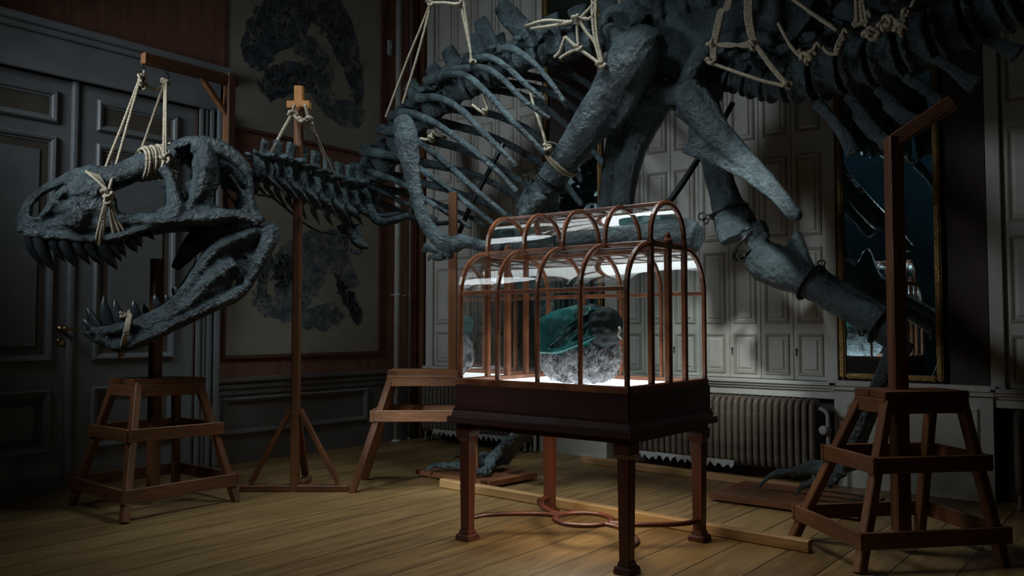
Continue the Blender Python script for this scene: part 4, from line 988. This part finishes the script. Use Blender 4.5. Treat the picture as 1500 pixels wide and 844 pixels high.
# ================================================================== ropes
def rope(name, label, strands, r=.0085, knots=(), cat='rope', group=None):
    t = None; L = []
    p0 = V(strands[0][0]); t = thing(name, label, cat, p0, group)
    for st in strands:
        rr = r; st = [V(p) for p in st]
        above = lambda p: 422-FPX*(p-CC).dot(UP)/dep(p) < -15      # strands that leave the picture upward run on to the ceiling
        if above(st[0]): st = [V((st[0].x, st[0].y, ZC))]+st
        if above(st[-1]): st = st+[V((st[-1].x, st[-1].y, ZC))]
        b = M(); a, rad = smooth([V(p) for p in st], rr, 8)
        if len(st) == 2: a = [V(st[0]).lerp(V(st[1]), i/24) for i in range(25)]
        # resample evenly so that the lay of the rope is even
        D = [0]
        for i in range(1, len(a)): D.append(D[-1]+(a[i]-a[i-1]).length)
        n = max(6, min(420, int(D[-1]/.010))); out = []; j = 0
        for i in range(n+1):
            s_ = D[-1]*i/n
            while j < len(D)-2 and D[j+1] < s_: j += 1
            out.append(a[j].lerp(a[j+1], (s_-D[j])/max(1e-9, D[j+1]-D[j])))
        build('strand', b.sweep(out, rr, n=9, twist=95), ROPE, t, smoothed=True)
    for c, R0 in knots:
        c = V(c); K = []; rot = Matrix.Rotation(random.uniform(0, 3), 3, V((random.random(), random.random(), 1)).normalized())
        for i in range(48):
            a = 2*math.pi*i/48; q = V((math.sin(a)+2*math.sin(2*a), math.cos(a)-2*math.cos(2*a), -math.sin(3*a)*1.1))*R0/3
            K.append(c+rot @ q)
        build('knot', M().sweep(K, r*1.05, n=8, closed=True, twist=95), ROPE, t, smoothed=True)
    return t
hk1 = PX(208, 100, gx); hk2 = PX(243, 113, gx)
hook('hook', (gx, hk1.y, 2.768), 'small steel hook under the free end of the top beam')
hook('hook', (gx, hk2.y, 2.768), 'small steel hook under the top beam, nearer its upright')
h1, h2 = V((gx, hk1.y, 2.70)), V((gx, hk2.y, 2.70))
K1 = SK(158, 283, .20)
top1, top2 = SK(152, 256, .06), SK(168, 250, .07)
st = [[h1, h1.lerp(top1, .5), top1, K1], [h1, h1.lerp(top2, .5), top2, K1]]
for k in range(4):
    st.append([SK(111+5*k, 258, -.09), SK(114+5*k, 249, -.04), SK(124+5*k, 250+k, .05), SK(136+4.5*k, 259+2*k, .14), K1+V((0, 0, .016-.010*k))])
for k, (x, y) in enumerate(((141, 352), (146, 356), (150, 350), (168, 348), (178, 346), (186, 345))):
    st.append([K1, SK(156+(x-156)*.5, 318, .175), SK(x, y, .155), SK(x+4, y+8, .08), SK(x+2, y+2, -.12)])
st.append([h1+V((.012, .012, .02)), h1+V((-.012, .01, -.02)), h1+V((.012, -.01, -.05)), h1+V((-.012, .01, -.09))])
rope('rope_sling', 'pale rope sling knotted round the snout of the skull', st, .0088, [(K1, .035), (h1-V((0, 0, .03)), .028), (h1-V((0, 0, .085)), .026), (K1-V((0, 0, .04)), .028)])
e1, e2 = SK(203, 232, .02), SK(243, 232, .17)
st = [[h2, e1], [h2+V((.008, 0, 0)), e2], [h2+V((-.01, 0, 0)), e2+ax*.012]]
for k in range(11):
    x = 206+4.6*k; w_ = .135; c_ = SK(x, 241-.7*k, .035); ra, rb = .112+.006*(k % 2), .098+.006*(k % 2); t_ = []
    for i in range(14):
        a = 2*math.pi*i/13; t_.append(c_+nn*(ra*math.cos(a))+ZZ*(rb*math.sin(a))+ax*(-.035*math.cos(a)))
    st.append(t_)
st.append([e2, SK(238, 246, .20), SK(252, 250, .20), SK(260, 254, .19)])
rope('rope_sling', 'pale rope wound in a thick band round the skull roof', st, .0088, [(e2, .034), (h2-V((0, 0, .015)), .028)])
rope('rope_link', 'short sagging rope between the two hooks of the top beam', [[h1-V((0, 0, .03)), h1.lerp(h2, .3)-V((0, 0, .075)), h1.lerp(h2, .65)-V((0, 0, .075)), h2-V((0, 0, .035))]], .010)
st = []
for k in range(3):
    t_ = []
    for i in range(17):
        a = 2*math.pi*i/16; t_.append(SK(182+2.6*k, 489-1.2*k, 0)+nn*(.172*math.cos(a))+(ZZ*.985-ax*.17)*(.142*math.sin(a)))
    st.append(t_)
rope('rope_loop', 'doubled pale rope loop tied round the lower jaw', st, .0085, [(SK(180, 462, .10), .026)])
cp_ = V((-4.65, 3.52, 2.53))
lft = P(428, 166, 5.66); rgt = P(453, 176, 5.68)
rope('neck_rope', 'knotted rope hanging from the orange post cap down to the neck', [[lft, P(405, 208, 5.52), P(392, 232, 5.45)], [rgt, P(470, 215, 5.85), P(501, 281, 6.2)], [lft, P(436, 174, 5.64), P(446, 178, 5.64), rgt], [P(432, 152, 5.64), lft], [P(447, 152, 5.64), P(450, 165, 5.66), rgt]], .010, [(lft, .03), (rgt, .03), (P(442, 176, 5.64), .026)])
ry = TY(600)-.45
A0 = PY(632, -40, ry)
rope('rib_rope', 'long taut rope from above to the front of the rib cage', [[A0, PY(630, 4, ry), PY(596, 90, ry), PY(565, 172, ry)], [A0, PY(631, 4, ry), PY(612, 80, ry), PY(590, 152, ry)], [PY(630, 4, ry), PY(650, 4, ry), PY(676, 2, ry), PY(672, -40, ry)]], .009, [(PY(630, 4, ry), .03)])
ry = TY(690)-.30
rope('rib_rope', 'thin rope dropping from above onto the upper ribs', [[PY(672, -40, ry), PY(676, 10, ry), PY(688, 70, ry), PY(691, 92, ry)], [PY(674, -40, ry), PY(680, 10, ry), PY(690, 80, ry)]], .009, [(PY(676, 8, ry), .025), (PY(692, 90, ry), .022)])
rope('rib_lashing', 'short pale lashing knotted between the ribs behind the shoulder blade', [[PY(616, 203, 4.3), PY(628, 204, 4.3), PY(636, 192, 4.3), PY(640, 198, 4.3), PY(654, 202, 4.3)]], .010, [(PY(632, 202, 4.3), .03)])
rope('rib_lashing', 'thin twisted lashing among the upper ribs, over their dark vertebrae', [[PY(692, 154, 4.35), PY(708, 165, 4.35), PY(714, 160, 4.35), PY(708, 140, 4.35)]], .009, [(PY(710, 164, 4.35), .022)])
YL = YN-.16; st = []
tc_ = PY(822, 232, YN); tax = (t2_-t1_).normalized(); tu = tax.cross(V((0, 1, 0))).normalized()
for k in range(2):
    st.append([tc_+tax*(.018*k)+(tu*math.cos(a)*.135+V((0, 1, 0))*math.sin(a)*.14)+tax*.03*math.cos(a) for a in [2*math.pi*i/16 for i in range(17)]])
st.append([PY(802, 220, YL), PY(794, 190, YL), PY(782, 155, YL+.1), PY(776, 130, YL+.2)])
rope('thigh_rope', 'pale rope tied round the raised thigh bone', st, .0095, [(PY(802, 216, YL), .03)])
YH = 4.42
g = lambda x, y, o=0: PY(x, y, YH+o)
rope('hip_rope', 'web of knotted ropes before the front of the hip', [[g(770, 38, .3), g(800, 30), g(846, 28), g(876, -20)], [g(848, 30), g(880, -8), g(890, -40)], [g(778, 42, .3), g(820, 36), g(846, 30)], [g(846, 28), g(846, 50), g(848, 68)], [g(828, 54), g(846, 70), g(866, 84), g(880, 95)], [g(848, 30), g(860, 48), g(872, 64), g(880, 94)], [g(868, -30), g(868, 20), g(872, 60), g(881, 94)], [g(874, -30), g(873, 20), g(876, 60), g(883, 92)], [g(828, 54), g(820, 76), g(812, 84)], [g(846, 72), g(832, 78), g(820, 86)]], .0105, [(g(846, 28), .035), (g(848, 70), .028), (g(881, 95), .03)])
YP = 4.62
g = lambda x, y, o=0: PY(x, y, YP+o)
st = []
for k in range(4): st.append([g(1068+2*k, -40), g(1052+2.5*k, 20), g(1044+2*k, 62), g(1042+2*k, 90)])
for k in range(4): st.append([g(1092+3*k, -40), g(1092+3*k, 20), g(1098+2.5*k, 52), g(1106+1.5*k, 64)])
st += [[g(1044, 64), g(1066, 68), g(1090, 64), g(1102, 64)], [g(1044, 67), g(1066, 64), g(1090, 68), g(1104, 66)], [g(1041, 92), g(1080, 106), g(1120, 119), g(1152, 126)], [g(1106, 66), g(1124, 92), g(1140, 112), g(1152, 124)], [g(1108, 64), g(1128, 92), g(1144, 112), g(1154, 122)]]
rope('hip_rope', 'thick parallel rope loops slung under the hip and tail root', st, .0095, [(g(1044, 65), .035), (g(1102, 66), .032), (g(1152, 124), .03), (g(1041, 90), .028)])
YT = 4.55
g = lambda x, y, o=0: PY(x, y, YT+o)
def twist(pts, n=5, r=.022):
    a, _ = smooth(pts, 1, 10); out = []
    for i, p in enumerate(a):
        t_ = i*1.35; out.append(p+V((math.sin(t_)*r*.4, -abs(math.cos(t_))*r, math.cos(t_)*r)))
    return out
m1 = [g(1140, 34), g(1162, 72), g(1182, 86), g(1200, 66), g(1214, 78), g(1230, 76), g(1238, 50)]
rope('tail_rope', 'knotted rope festoon draped over the first tail bones', [m1, twist([g(1172, 80), g(1186, 86), g(1200, 68)]), twist([g(1226, 78), g(1232, 64), g(1240, 48)]), [g(1090, -62), g(1156, -8), g(1190, 20), g(1226, 44)], [g(1082, -64), g(1150, -10), g(1186, 16), g(1222, 40)]], .010, [(g(1184, 84), .035)])
YT = 4.42
m2_ = [g(1262, -10), g(1268, 20), g(1276, 48), g(1292, 48), g(1300, 30), g(1318, 40), g(1330, 20), g(1348, -14)]
rope('tail_rope', 'heavy twisted rope hung higher over the larger tail bones', [m2_, twist([g(1270, 46), g(1284, 52), g(1302, 32), g(1320, 42), g(1330, 16)], r=.03), [g(1254, -20), g(1256, 20), g(1250, 38)], [g(1260, -20), g(1272, 16), g(1276, 26)], [g(1250, 38), g(1262, 34), g(1272, 28)]], .011, [(g(1278, 50), .045), (g(1320, 40), .04), (g(1300, 34), .035)])
